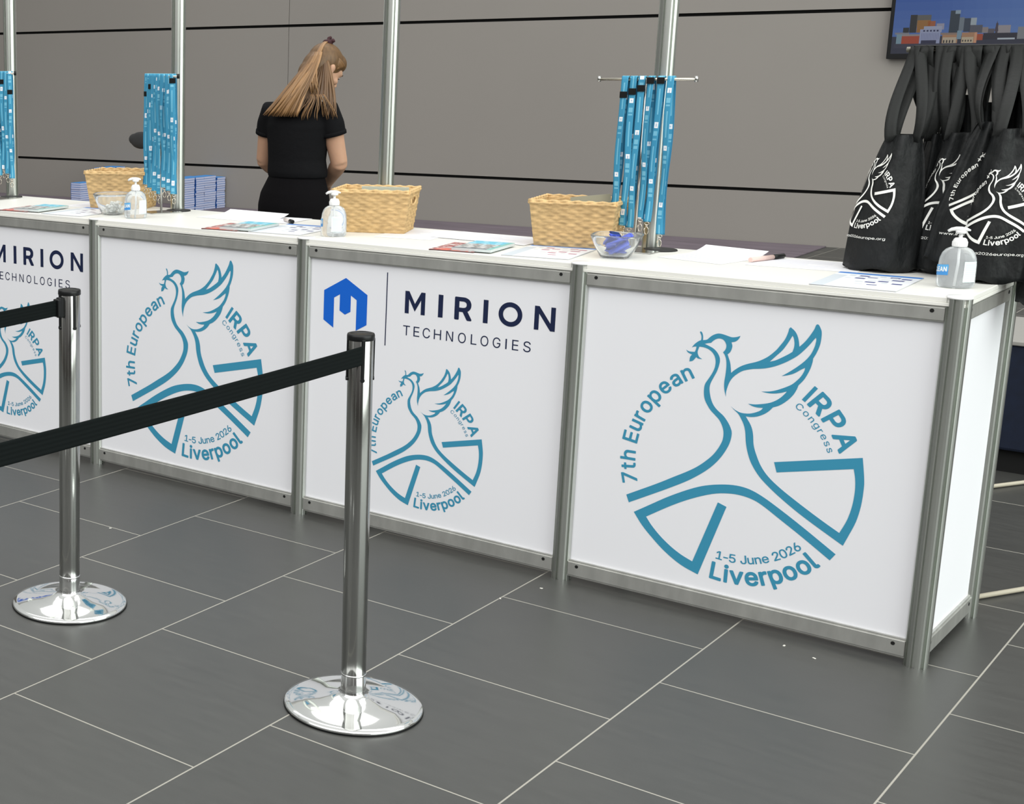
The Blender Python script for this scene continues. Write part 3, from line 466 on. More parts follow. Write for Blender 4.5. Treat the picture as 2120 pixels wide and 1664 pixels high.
# ================================================================ SETTING
def floor_material():
    m = bpy.data.materials.new('grey_porcelain_tiles'); m.use_nodes = True
    nt = m.node_tree; N = nt.nodes; L = nt.links; b = N['Principled BSDF']
    def mth(op, a, bb=None, c=None):
        n = N.new('ShaderNodeMath'); n.operation = op
        for i, v in enumerate((a, bb, c)):
            if v is None: continue
            if isinstance(v, (int, float)): n.inputs[i].default_value = v
            else: L.new(v, n.inputs[i])
        return n.outputs[0]
    tcn = N.new('ShaderNodeTexCoord'); mp = N.new('ShaderNodeMapping'); mp.vector_type = 'TEXTURE'
    mp.inputs['Rotation'].default_value = (0, 0, 0.0078)
    L.new(tcn.outputs['Object'], mp.inputs[0])
    s = N.new('ShaderNodeSeparateXYZ'); L.new(mp.outputs[0], s.inputs[0])
    T = 0.5995
    X = mth('DIVIDE', mth('SUBTRACT', s.outputs['X'], 2.544), T)
    col = mth('FLOOR', X)
    odd = mth('FLOORED_MODULO', col, 2.0)
    # column left of line 0 (odd index) has joints at -0.2934, the next is shifted by half a tile
    Y = mth('ADD', mth('DIVIDE', mth('SUBTRACT', s.outputs['Y'], -0.2934), T), mth('MULTIPLY', mth('SUBTRACT', 1.0, odd), 0.5))
    row = mth('FLOOR', Y)
    dx = mth('MULTIPLY', mth('ABSOLUTE', mth('SUBTRACT', mth('FRACT', mth('ADD', X, 0.5)), 0.5)), T)
    dy = mth('MULTIPLY', mth('ABSOLUTE', mth('SUBTRACT', mth('FRACT', mth('ADD', Y, 0.5)), 0.5)), T)
    d = mth('MINIMUM', dx, dy)
    grout = N.new('ShaderNodeMapRange'); grout.inputs['From Min'].default_value = 0.0017; grout.inputs['From Max'].default_value = 0.0026
    grout.inputs['To Min'].default_value = 1; grout.inputs['To Max'].default_value = 0
    L.new(d, grout.inputs['Value'])
    cv = N.new('ShaderNodeCombineXYZ'); L.new(col, cv.inputs[0]); L.new(row, cv.inputs[1])
    wnz = N.new('ShaderNodeTexWhiteNoise'); wnz.noise_dimensions = '3D'; L.new(cv.outputs[0], wnz.inputs['Vector'])
    mp2 = N.new('ShaderNodeMapping'); mp2.inputs['Scale'].default_value = (1.0, 5.5, 1.0)
    L.new(tcn.outputs['Object'], mp2.inputs[0])
    n1 = N.new('ShaderNodeTexNoise'); n1.inputs['Scale'].default_value = 7; n1.inputs['Detail'].default_value = 8; n1.inputs['Roughness'].default_value = 0.65
    L.new(mp2.outputs[0], n1.inputs['Vector'])
    n2 = N.new('ShaderNodeTexNoise'); n2.inputs['Scale'].default_value = 260; L.new(tcn.outputs['Object'], n2.inputs['Vector'])
    fleck = N.new('ShaderNodeMapRange'); fleck.inputs['From Min'].default_value = 0.66; fleck.inputs['From Max'].default_value = 0.72
    n3 = N.new('ShaderNodeTexNoise'); n3.inputs['Scale'].default_value = 22; n3.inputs['Detail'].default_value = 9; n3.inputs['Roughness'].default_value = 0.75
    L.new(mp2.outputs[0], n3.inputs['Vector']); L.new(n3.outputs[0], fleck.inputs['Value'])
    v = mth('ADD', mth('MULTIPLY', n1.outputs[0], 0.60), mth('ADD', mth('MULTIPLY', wnz.outputs[0], 0.13), mth('ADD', mth('MULTIPLY', n2.outputs[0], 0.12), mth('MULTIPLY', fleck.outputs[0], 0.35))))
    v = mth('ADD', v, 0.60)
    sc = N.new('ShaderNodeVectorMath'); sc.operation = 'SCALE'; sc.inputs[0].default_value = (0.054, 0.0545, 0.0512); L.new(v, sc.inputs['Scale'])
    mix = N.new('ShaderNodeMix'); mix.data_type = 'RGBA'
    L.new(grout.outputs[0], mix.inputs[0]); L.new(sc.outputs[0], mix.inputs[6]); mix.inputs[7].default_value = (0.34, 0.325, 0.285, 1)
    L.new(mix.outputs[2], b.inputs['Base Color'])
    rg = mth('ADD', mth('MULTIPLY', n1.outputs[0], 0.15), mth('ADD', 0.30, mth('MULTIPLY', grout.outputs[0], 0.4)))
    L.new(rg, b.inputs['Roughness'])
    bp = N.new('ShaderNodeBump'); bp.inputs['Strength'].default_value = 0.12; bp.inputs['Distance'].default_value = 0.001
    L.new(mth('SUBTRACT', n1.outputs[0], grout.outputs[0]), bp.inputs['Height']); L.new(bp.outputs[0], b.inputs['Normal'])
    b.inputs['Specular IOR Level'].default_value = 0.42
    return m
bm = B(); add_box(bm, (0, 0, -0.05), (44, 36, 0.1))
tag(obj('floor', bm, floor_material()), kind='structure')

# back wall: large panels with black shadow gaps
WA = 0.08283
def wall_pt(x, off=0.0):           # point on the wall face, off = distance towards the room
    return (x + off * math.sin(WA), 9.065 + x * math.tan(WA) - off * math.cos(WA))
WALLM = mat('taupe_wall_panels', (0.275, 0.257, 0.236), 0.5, spec=0.35, noise=(0.5, 0.03))
bm = B()
cut = -5.28
for (z0, z1) in ((0.0, 0.441), (0.469, 1.923), (1.951, 3.41), (3.438, 4.9), (4.928, 6.4)):
    for (x0, x1) in ((-16.0, cut - 0.003), (cut + 0.003, 7.5), (7.506, 14.0)):
        a = Vector(wall_pt(x0)); b_ = Vector(wall_pt(x1)); c = (a + b_) / 2
        add_box(bm, (c.x - math.sin(WA) * 0.015, c.y + math.cos(WA) * 0.015, (z0 + z1) / 2), ((b_ - a).length, 0.03, z1 - z0), rot=(0, 0, WA), mi=0)
a = Vector(wall_pt(-16)); b_ = Vector(wall_pt(14)); c = (a + b_) / 2
add_box(bm, (c.x - math.sin(WA) * 0.08, c.y + math.cos(WA) * 0.08, 3.2), ((b_ - a).length, 0.08, 6.4), rot=(0, 0, WA), mi=1)
tag(obj('wall_back', bm, [WALLM, BLACKH]), kind='structure')

# purple-grey carpet by the wall
bm = B()
poly = [(-16.0, 5.6), (0.15, 5.6), (0.0, 8.3), (-0.03, wall_pt(-0.03)[1] - 0.01), (-15.9, wall_pt(-15.9)[1] - 0.01)]
add_prism(bm, poly, 0.001, 0.008)
CARP = mat('purple_grey_carpet', (0.165, 0.135, 0.160), 0.8, noise=(4, 0.18, (0.4, 3, 1)), bump=(300, 0.3, 0.002))
tag(obj('carpet', bm, CARP), 'purple-grey carpet covering the floor along the foot of the panelled wall', 'carpet')

# ================================================================ COUNTER
counter = thing('reception_counter', 'long white registration counter with aluminium frame and teal bird emblems printed on its front', 'counter', (1, 0.25, 0))
def on_counter(o):
    o.parent = counter; o.matrix_parent_inverse = Matrix.Translation((-1, -0.25, 0)); return o
def post_poly(R=0.0295):
    P = []
    for k in range(8):
        ph = 45 * k
        for a, r in ((-16.5, R), (-10.5, R), (-9.5, R - 0.0085), (9.5, R - 0.0085), (10.5, R), (16.5, R)):
            t = math.radians(ph + a); P.append((r * math.cos(t), r * math.sin(t)))
    return P
PP = post_poly()
def make_post(x, y, h, cap=True):
    bm = B(); add_prism(bm, [(px, py) for px, py in PP], 0, h)
    add_lathe(bm, [(0.0195, 0.004), (0.0195, h - 0.002)], 24, mi=0)
    o = on_counter(obj('tall_post' if h > 1.5 else 'post', bm, ALU)); o.location = (x, y, 0)
    if cap:
        bm = B(); add_lathe(bm, [(0.0, 0.0), (0.030, 0.0), (0.0305, 0.003), (0.029, 0.006), (0, 0.0065)], 24)
        c = obj('post_cap', bm, WPLAST, o); c.location = (0, 0, h - 0.002)
    return o
for x in (-1, 0, 1, 2, 3): make_post(x, 0, 1.0)
make_post(3, 0.5, 1.0)
for x in (-1, 0, 1, 2): make_post(x, 0.5, 2.7, cap=False)
BLK = mat('black_rubber', (0.012, 0.012, 0.012), 0.55)
for x in (-1, 0, 1, 2):
    bm = B(); add_lathe(bm, [(0.0, 0), (0.052, 0), (0.05, 0.004), (0, 0.004)], 28)
    o = on_counter(obj('cable_grommet', bm, BLK)); o.location = (x + 0.055, 0.44, 1.0)

def rail(x0, y0, x1, y1, z0, z1, holes=True, name='rail'):
    """flat aluminium extrusion between two posts, with its lock holes"""
    a = Vector((x0, y0, 0)); b_ = Vector((x1, y1, 0)); d = (b_ - a); L_ = d.length; ang = math.atan2(d.y, d.x)
    bm = B(); h = z1 - z0
    add_box(bm, (0, 0, h / 2), (L_ - 0.052, 0.026, h - 0.006), mi=0)
    add_box(bm, (0, 0, h / 2), (L_ - 0.052, 0.034, h * 0.72), bevel=0.0012, mi=0)
    for s in (-1, 1):
        xx = s * (L_ / 2 - 0.055)
        for yy in (-1, 1):
            bmesh.ops.create_cone(bm, cap_ends=True, segments=14, radius1=0.0052, radius2=0.0052, depth=0.0012,
                                  matrix=Matrix.Translation((xx, yy * 0.0174, h * 0.66)) @ Matrix.Rotation(PI / 2, 4, 'X'))
    for f in bm.faces:
        if len(f.verts) == 14 or (abs(abs(f.calc_center_median().y) - 0.0174) < 0.0009 and len(f.verts) == 4 and f.calc_area() < 1e-5): f.material_index = 1
    o = on_counter(obj(name, bm, [RAIL, BLACKH])); o.location = ((x0 + x1) / 2, (y0 + y1) / 2, z0); o.rotation_euler = (0, 0, ang)
    return o
for i in range(-1, 3):
    for y in (0, 0.5):
        rail(i, y, i + 1, y, 0.932, 0.979, name='top_rail')
        rail(i, y, i + 1, y, 0.0145, 0.0735, name='bottom_rail')
for x in (-1, 3):
    rail(x, 0, x, 0.5, 0.932, 0.979, name='top_rail'); rail(x, 0, x, 0.5, 0.0145, 0.0735, name='bottom_rail')

PY = -0.004
def panel(x0, x1):
    bm = B(); add_box(bm, (0, 0, 0), (x1 - x0 - 0.04, 0.004, 0.872))
    o = on_counter(obj('front_panel', bm, PANEL)); o.location = ((x0 + x1) / 2, PY + 0.002, 0.502)
    return o
def print_on(pan, name, art, m):
    cx, cz = pan.location.x, pan.location.z
    return art_obj(name, art, m, pan, lambda x, z: (x - cx, -0.0026, z - cz))

bird = spline_pts(LOGO_BIRD); feather = spline_pts(LOGO_FEATHER); wedge = spline_pts(LOGO_WEDGE)
EMBLEM = merge([filled([bird, feather]), filled([wedge])])
EMB_TEXT = [arc_text('7th European', 0.868, 1.0, 197.0, 117.8, bold=16),
            arc_text('IRPA', 0.85, 1.005, 56.6, 21.2, bold=24),
            arc_text('1-5 June 2026', 0.806, 0.733, 262.8, 316.6, inward=True, bold=12),
            arc_text('Liverpool', 0.992, 0.845, 261.8, 318.0, inward=True, bold=24),
            arc_text('Congress', 0.764, 0.818, 57.2, 22.6, bold=4)]
def place(art, cx, cz, s): return [(cx + x * s, cz + y * s) for x, y in art[0]], art[1]
def emblem(pan, cx, cz, s):
    print_on(pan, 'printed_bird_emblem', place(EMBLEM, cx, cz, s), TEAL)
    for tx in EMB_TEXT: print_on(pan, 'printed_lettering', place(tx, cx, cz, s), TEAL)
def sponsor(pan, dx):
    hexm = [(1.084, .826), (1.1715, .8764), (1.2585, .826), (1.2585, .7225), (1.2165, .698), (1.2165, .804), (1.193, .8178), (1.193, .761),
            (1.171, .749), (1.149, .761), (1.149, .8178), (1.1255, .804), (1.1255, .698), (1.084, .7225)]
    print_on(pan, 'printed_hexagon_emblem', filled([[(x + dx, z) for x, z in hexm]]), MBLUE)
    parts = []
    Z0, Z1 = .7811, .8560
    def bars(*polys): return merge([(list(pl_), [tuple(range(len(pl_)))]) for pl_ in polys])
    def box(a, b_, c=Z0, d=Z1): return [(a, c), (b_, c), (b_, d), (a, d)]
    m0, m1, w_ = 1.4040, 1.4790, .0150; mc = (m0 + m1) / 2
    parts.append(bars(box(m0, m0 + w_), box(m1 - w_, m1), [(m0 + w_, Z1), (m0 + w_, Z1 - .0265), (mc, Z0 + .0085), (mc, Z0 + .0345)], [(m1 - w_, Z1), (mc, Z0 + .0345), (mc, Z0 + .0085), (m1 - w_, Z1 - .0265)]))
    parts.append(bars(box(1.5275, 1.5445)))
    parts.append(glyph_box('R', 1.5865, 1.6480, Z0, Z1, 24))
    parts.append(bars(box(1.6880, 1.7045)))
    oc, oz, ro, ri = 1.7810, .8186, (.0402, .0388), (.0248, .0236); n_ = 40
    V = [(oc + r[0] * math.cos(2 * PI * k / n_), oz + r[1] * math.sin(2 * PI * k / n_)) for r in (ro, ri) for k in range(n_)]
    parts.append((V, [(k, (k + 1) % n_, n_ + (k + 1) % n_, n_ + k) for k in range(n_)]))
    n0, n1 = 1.8615, 1.9300
    parts.append(bars(box(n0, n0 + w_), box(n1 - w_, n1), [(n0 + w_, Z1), (n0 + w_, Z1 - .0235), (n1 - w_, Z0), (n1 - w_, Z0 + .0235)]))
    for V, F in parts: print_on(pan, 'printed_letter', ([(x + dx, z) for x, z in V], F), NAVY)
    parts = []
    X = lambda u: 1.4008 + (u - 663) * (1.691 - 1.4008) / 625 if u < 1288 else 1.691 + (u - 1288) * (1.8552 - 1.691) / 374
    for ch, a, b_ in (('T', 663, 718), ('E', 748, 795), ('C', 822, 880), ('H', 911, 968), ('N', 1007, 1062), ('O', 1100, 1160), ('L', 1198, 1242),
                      ('O', 1272, 1333), ('G', 1368, 1428), ('I', 1467, 1478), ('E', 1519, 1568), ('S', 1605, 1662)):
        z0, z1 = (.7062, .7403) if ch in 'CGOS' else (.7068, .7398)
        if ch == 'I': parts.append(([(X(a), z0), (X(b_), z0), (X(b_), z1), (X(a), z1)], [(0, 1, 2, 3)]))
        else: parts.append(glyph_box(ch, X(a), X(b_), z0, z1, -2))
    V, F = merge(parts)
    print_on(pan, 'printed_lettering', ([(x + dx, z) for x, z in V], F), NAVY)
    bar = [(1.3318, .6623), (1.3355, .6623), (1.3355, .9105), (1.3318, .9105)]
    print_on(pan, 'printed_divider_line', ([(x + dx, z) for x, z in bar], [(0, 1, 2, 3)]), NAVY)
pans = {i: panel(i, i + 1) for i in range(-1, 3)}
emblem(pans[2], 2.497, 0.4433, 0.3342)
emblem(pans[0], 0.497, 0.4433, 0.3342)
for i in (1, -1):
    sponsor(pans[i], i - 1.0)
    emblem(pans[i], i + 0.4976, 0.3344, 0.2155)
# plain side panel and worktops
for x in (3, -1):
    bm = B(); add_box(bm, (0, 0, 0), (0.004, 0.46, 0.872))
    o = on_counter(obj('side_panel', bm, PANEL)); o.location = (x + 0.004, 0.25, 0.502)
for i in range(-1, 3):
    bm = B()
    x0 = i + (0.001 if i > -1 else -0.018); x1 = i + 1 - (0.001 if i < 2 else -0.018)
    add_box(bm, ((x0 + x1) / 2, 0.25, 0.9815), (x1 - x0, 0.538, 0.009), bevel=0.001)
    add_box(bm, ((x0 + x1) / 2, 0.25, 0.993), (x1 - x0, 0.532, 0.014), bevel=0.0018)
    o = on_counter(obj('worktop', bm, WTOP))

# ================================================================ STANCHIONS
def stanchion(x, y, label, clip_side, belt_to, belt_z, lean=0.0, clip=True):
    t = thing('stanchion', label, 'barrier post', (x, y, 0), 0, 'chrome belt barrier posts')
    bm = B()
    add_lathe(bm, [(0, 0.0), (0.171, 0.0), (0.1735, 0.003), (0.1735, 0.008), (0.171, 0.0115), (0.158, 0.0135), (0.128, 0.0165), (0.122, 0.0185), (0.085, 0.024), (0.060, 0.0295), (0.042, 0.034), (0.0335, 0.038), (0.0310, 0.044), (0.0308, 0.050), (0.0, 0.050)], 96)
    obj('base', bm, CHROME, t)
    bm = B(); add_lathe(bm, [(0.1742, 0.0), (0.1748, 0.002), (0.1742, 0.004)], 96); obj('base_gasket', bm, BLACKP, t)
    bm = B(); add_lathe(bm, [(0.0, 0.046), (0.0315, 0.046), (0.0320, 0.049), (0.0312, 0.053), (0.0312, 0.088), (0.0318, 0.091), (0.0312, 0.094), (0.0, 0.094)], 48); obj('collar', bm, CHROME, t)
    bm = B(); add_lathe(bm, [(0.0, 0.092), (0.0302, 0.092), (0.0308, 0.094), (0.0308, 0.958), (0.0300, 0.960), (0.0, 0.960)], 64); obj('tube', bm, mat('satin_chrome', (0.44, 0.445, 0.43), 0.13, 1.0), t)
    bm = B()
    add_lathe(bm, [(0.0300, 0.951), (0.0328, 0.951), (0.0334, 0.953), (0.0332, 0.962), (0.0318, 0.966), (0.0265, 0.9672), (0.0255, 0.9655), (0.0, 0.9655)], 48)
    o = obj('cap', bm, BLACKP, t)
    for k in range(4):
        a = math.radians(clip_side + 90 * k)
        bm = B(); add_box(bm, (0, 0, 0), (0.009, 0.0045, 0.098), bevel=0.0018)
        bmesh.ops.create_cone(bm, cap_ends=True, segments=12, radius1=0.0055, radius2=0.0055, depth=0.005, matrix=Matrix.Translation((0, 0, -0.05)) @ Matrix.Rotation(PI / 2, 4, 'X'))
        c = obj('belt_slot', bm, BLACKP, t); c.location = (0.0315 * math.cos(a), 0.0315 * math.sin(a), 0.906); c.rotation_euler = (0, 0, a + PI / 2)
    # belt end cassette and belt
    if belt_to:
        dx, dy = belt_to[0] - x, belt_to[1] - y; L_ = math.hypot(dx, dy); ux_, uy_ = dx / L_, dy / L_
        ang = math.atan2(uy_, ux_)
        sa = math.radians(clip_side); sx0, sy0 = (0.0, 0.0) if clip else (0.0335 * math.cos(sa), 0.0335 * math.sin(sa))
        d0 = 0.055 if clip else 0.004
        if clip:
            bm = B(); add_box(bm, (0.040, 0, belt_z), (0.018, 0.016, 0.060), bevel=0.003); add_box(bm, (0.052, 0, belt_z), (0.012, 0.022, 0.052), bevel=0.003)
            c = obj('belt_clip', bm, BLACKP, t); c.rotation_euler = (0, 0, ang)
        bm = B(); n = 36; prof = []
        # ribbed webbing cross-section, 50 mm tall
        for k in range(21):
            z = -0.0230 + 0.046 * k / 20; prof.append((0.0009 + 0.0007 * (1 - math.cos(2 * PI * 5 * k / 20)) * 0.5, z))
        prof = prof + [(-a_, z) for a_, z in prof[::-1]]
        rings = []
        for i in range(n + 1):
            s = i / n; d = d0 + (L_ - d0 - 0.04) * s; sag = -0.008 * 4 * s * (1 - s)
            tw = 0.0
            rings.append([bm.verts.new((sx0 * (1 - s) + ux_ * d - uy_ * px, sy0 * (1 - s) + uy_ * d + ux_ * px, belt_z + sag + pz)) for px, pz in prof])
        for a_, b_ in zip(rings[:-1], rings[1:]):
            for k in range(len(prof)):
                k2 = (k + 1) % len(prof); f = bm.faces.new((a_[k], a_[k2], b_[k2], b_[k])); f.smooth = True
        obj('belt', bm, BELT, t)
    # the post stands very slightly out of plumb
    for ch in t.children:
        if ch.name.split('.')[0] in ('tube', 'cap', 'collar'): ch.rotation_euler = (-lean, lean, 0)
        elif ch.name.split('.')[0] in ('belt_slot', 'belt_clip', 'belt'): ch.location = ch.location + Vector((lean * 0.91, lean * 0.91, 0))
    return t
stanchion(2.045, -1.245, 'nearer, right-hand chrome barrier post with a black belt running off to the left', -46, (2.05, -3.25), 0.918, -0.0085, clip=False)
stanchion(1.020, -1.222, 'farther chrome barrier post at the left, black belt clipped to its side', -108, (1.07, -3.25), 0.918, 0.006)
stanchion(2.05, -3.25, 'chrome barrier post at the hidden end of the nearer belt', -90, None, 0.918)
stanchion(1.07, -3.25, 'chrome barrier post at the hidden end of the farther belt', -90, None, 0.918)
# ================================================================ THINGS ON THE COUNTER
TOP = 1.0005
def card(name, label, cat, w, d, t, colfn, nx, ny, x, y, rz, group=None, z=TOP, m=None, curl=0.0):
    """flat printed thing: a slab whose top face carries coloured artwork"""
    bm = B()
    def H(i, j):
        s = j / ny
        return curl * max(0, s - 0.6) ** 2 * 6
    g = [[bm.verts.new(((i / nx - 0.5) * w, (j / ny - 0.5) * d, t + H(i, j))) for j in range(ny + 1)] for i in range(nx + 1)]
    cols = []
    for i in range(nx):
        for j in range(ny):
            bm.faces.new((g[i][j], g[i + 1][j], g[i + 1][j + 1], g[i][j + 1])); cols.append(colfn((i + 0.5) / nx, (j + 0.5) / ny))
    per = [g[i][0] for i in range(nx + 1)] + [g[nx][j] for j in range(1, ny + 1)] + [g[i][ny] for i in range(nx - 1, -1, -1)] + [g[0][j] for j in range(ny - 1, 0, -1)]
    lo = [bm.verts.new((v.co.x, v.co.y, v.co.z - t)) for v in per]
    n = len(per)
    for k in range(n):
        bm.faces.new((lo[k], lo[(k + 1) % n], per[(k + 1) % n], per[k])); cols.append(colfn(-1, -1))
    o = obj(name, bm, m or print_mat('printed_paper', 0.42))
    colour_faces(o, cols)
    o.location = (x, y, z); o.rotation_euler = (0, 0, rz)
    return tag(o, label, cat, group)
WHITE = (0.84, 0.84, 0.87)
def paper_col(rr):
    L_ = [(R_.random() * 0.5 + 0.3) for _ in range(40)]
    def f(u, v):
        if u < 0: return (0.78, 0.78, 0.80)
        k = int(v * 34)
        if 0.12 < u < 0.12 + L_[k % 40] and 3 < k < 30 and rr and k % 3 == 0: return (0.68, 0.69, 0.77)
        return WHITE
    return f
RECTS = [(0.30, 0.78), (0.30, 0.60), (0.42, 0.70), (0.50, 0.40), (0.56, 0.24), (0.62, 0.50), (0.74, 0.62), (0.80, 0.40), (0.80, 0.76), (0.66, 0.80)]
def flyer_col(dark, header=True):
    def f(u, v):
        if u < 0: return (0.45, 0.46, 0.48)
        if header and v > 0.915: return (0.05, 0.20, 0.60)
        if header and v > 0.895: return (0.45, 0.62, 0.85)
        for a, b_ in RECTS:
            if a <= u < a + 0.13 and b_ <= v < b_ + 0.06: return dark
            if a - 0.12 <= u < a - 0.03 and b_ <= v < b_ + 0.05: return (0.62, 0.65, 0.68)
        if u < 0.16 and v < 0.8: return (0.60, 0.65, 0.70)
        return (0.80, 0.82, 0.86)
    return f
def mag_red(u, v):
    if u < 0: return (0.10, 0.05, 0.05)
    n = math.sin(u * 23 + v * 7) + math.sin(v * 31 - u * 11) + math.sin(u * 9 - v * 17)
    if v < 0.28 and 0.10 < u < 0.9 and n > -0.6: return (0.70, 0.16, 0.11)
    if n > 1.1: return (0.62, 0.55, 0.52)
    if n > 0.1: return (0.42, 0.14, 0.13)
    if n > -0.9: return (0.28, 0.10, 0.10)
    return (0.55, 0.30, 0.28)
def mag_teal(u, v):
    if u < 0: return (0.55, 0.60, 0.60)
    n = math.sin(u * 19 + v * 9) + math.sin(v * 27 - u * 13)
    if u > 0.86: return (0.22, 0.48, 0.44)
    if v > 0.62: return (0.16, 0.52, 0.68) if n < 0.9 else (0.45, 0.70, 0.78)
    if v > 0.45: return (0.50, 0.60, 0.62) if n > 0 else (0.35, 0.30, 0.28)
    if v < 0.08: return (0.12, 0.14, 0.16)
    return (0.55, 0.55, 0.54) if n > -0.2 else (0.24, 0.25, 0.24)
def D(a): return math.radians(a)
for (dx, dy, lab, far) in ((-1.09, 0.0, 'nearest the left end', 0), (0.0, 0.0, 'between the left and middle bottles', 1), (0.945, 0.0, 'left of the bowl of blue packets', 2)):
    card('magazine', 'red-covered magazine, lower of the pair %s' % lab, 'magazine', 0.150, 0.21, 0.003, mag_red, 16, 22, 0.607 + dx, 0.097 + dy, D(7), 'magazines on the counter')
    card('magazine', 'teal and grey magazine, upper of the pair %s' % lab, 'magazine', 0.130, 0.21, 0.009, mag_teal, 16, 22, 0.668 + dx, 0.115 + dy, D(7), 'magazines on the counter', z=TOP + 0.0034)
for x, y, r, dk, lab in ((-0.215, 0.155, 4, (0.25, 0.22, 0.30), 'beside the glass bowl of wrapped sweets'), (0.825, 0.175, 6, (0.10, 0.12, 0.25), 'just left of the middle sanitiser bottle'),
                     (1.815, 0.170, 8, (0.45, 0.18, 0.28), 'in front of the right-hand wicker basket'), (2.745, 0.137, 2, (0.06, 0.07, 0.22), 'to the left of the right-hand sanitiser bottle')):
    card('leaflet', 'white leaflet with small dark photos %s' % lab, 'leaflet', 0.21, 0.297, 0.0022, flyer_col(dk), 42, 48, x, y, D(r), 'photo leaflets on the counter')
for x, y, r, w, d, z, lab, cu in ((-0.33, 0.40, 3, 0.297, 0.21, 0, 'behind the leftmost pair of magazines', 0), (0.42, 0.395, -2, 0.297, 0.21, 0, 'behind the magazines left of the middle bottle, its far corner lifted', 0.016),
                              (0.575, 0.405, 7, 0.21, 0.20, 0.0006, 'overlapping another sheet beside the short pen', 0), (1.235, 0.335, 10, 0.21, 0.29, 0, 'just right of the middle basket', 0),
                              (1.50, 0.385, -3, 0.36, 0.21, 0.0012, 'behind the red and teal magazines near the right-hand basket', 0), (2.245, 0.37, -12, 0.21, 0.25, 0.0, 'by the foot of the right-hand lanyard rack, its far edge curling up', 0.02),
                              (2.515, 0.385, 6, 0.297, 0.21, 0, 'under the marker pen', 0)):
    card('paper_sheet', 'plain white sheet %s' % lab, 'paper', w, d, 0.0005, paper_col(True), 20, 36, x, y, D(r), 'loose sheets on the counter', z=TOP + z, curl=cu)

# pens
def pen(x, y, rz, L_, label, body):
    t = thing('pen', label, 'pen', (x, y, TOP + 0.0080), rz)
    bm = B(); add_tube(bm, [(0, 0, 0), (L_ * 0.66, 0, 0)], 0.0072, 14); obj('barrel', bm, body, t)
    bm = B(); add_tube(bm, [(L_ * 0.66, 0, 0), (L_ * 0.97, 0, 0), (L_, 0, 0)], [0.0079, 0.0075, 0.005], 14); obj('cap', bm, BLACKP, t)
pen(2.372, 0.325, D(75), 0.165, 'white and pink marker pen with a black cap near the right end', mat('pen_white', (0.75, 0.55, 0.50), 0.4))
pen(0.640, 0.375, D(-34), 0.085, 'short pale pen with a black tip left of the middle bottle', mat('pen_pale', (0.62, 0.56, 0.53), 0.4))

# wicker baskets
WICK = mat('woven_seagrass', (0.53, 0.36, 0.175), 0.75, spec=0.2, noise=(38, 0.22, (1, 1, 3)), bump=(160, 0.5, 0.002, (1, 1, 4)))
WICKD = mat('woven_seagrass_rim', (0.66, 0.45, 0.22), 0.7, spec=0.2, noise=(60, 0.2))
def basket(x, y, rz, label, w=0.238, d=0.165, h=0.145, W2=0.272, D2=0.205):
    t = thing('wicker_basket', label, 'basket', (x, y, TOP), rz, 'wicker baskets on the counter')
    bm = B()
    def corner(k, s):
        a, b_ = (w / 2 + (W2 - w) / 2 * s), (d / 2 + (D2 - d) / 2 * s)
        return [(-a, -b_), (a, -b_), (a, b_), (-a, b_)][k % 4]
    rows = 13
    for side in range(4):
        ns = 11 if side % 2 == 0 else 8
        U_, V_ = ns * 4, rows * 4
        for shell in (0, 1):
            g = []
            for j in range(V_ + 1):
                s = j / V_; p = corner(side, s); q = corner(side + 1, s); row = []
                nx_, ny_ = (q[1] - p[1]), -(q[0] - p[0]); L_ = math.hypot(nx_, ny_); nx_ /= L_; ny_ /= L_
                for i in range(U_ + 1):
                    u = i / U_
                    r = int(s * rows - 1e-6); fr_ = s * rows - r
                    off = 0.0021 * math.sin(PI * u * ns) * (1 if r % 2 else -1) * math.sin(PI * fr_) ** 0.5 + 0.0012 * math.sin(PI * fr_)
                    if i in (0, U_): off *= 0
                    off = (off if shell == 0 else -off * 0.6 - 0.0045)
                    px, py = p[0] + (q[0] - p[0]) * u, p[1] + (q[1] - p[1]) * u
                    row.append(bm.verts.new((px + nx_ * off, py + ny_ * off, s * h)))
                g.append(row)
            for j in range(V_):
                for i in range(U_):
                    u, s = (i + 0.5) / U_, (j + 0.5) / V_
                    if side % 2 == 1 and abs(u - 0.5) < 0.22 and 0.70 < s < 0.87: continue
                    vs = (g[j][i], g[j][i + 1], g[j + 1][i + 1], g[j + 1][i])
                    bm.faces.new(vs if shell == 0 else vs[::-1]).smooth = True
    b0 = [bm.verts.new((*corner(k, 0), 0.002)) for k in range(4)]; bm.faces.new(b0[::-1]); b1 = [bm.verts.new((*corner(k, 0), 0.008)) for k in range(4)]; bm.faces.new(b1)
    obj('body', bm, WICK, t)
    bm = B(); c = [corner(k, 1) for k in range(4)]
    for k in range(4):
        a, b_ = c[k], c[(k + 1) % 4]
        for s_, (dz, rr) in enumerate(((0.0, 0.0052), (0.006, 0.0042))):
            pts = [(a[0] + (b_[0] - a[0]) * i / 26, a[1] + (b_[1] - a[1]) * i / 26, h + dz + 0.0012 * math.sin(i * 1.7 + s_ * 2)) for i in range(27)]
            add_tube(bm, pts, [rr * (1 + 0.18 * math.sin(i * 1.7 + s_)) for i in range(27)], 8)
    obj('rim', bm, WICKD, t)
    for sx_ in (-1, 1):
        bm = B(); zc = h * 0.785; s = 0.785; xx = (w / 2 + (W2 - w) / 2 * s) * sx_
        hw = 0.22 * (d + (D2 - d) * s); hz = h * 0.095
        pts = [(xx, hw * math.cos(a) if abs(math.cos(a)) < 0.97 else hw * math.copysign(1, math.cos(a)), zc + hz * 1.15 * math.sin(a)) for a in [2 * PI * k / 24 for k in range(25)]]
        add_tube(bm, pts, 0.0035, 7, cap=False); obj('handle_opening', bm, WICKD, t)
    return t
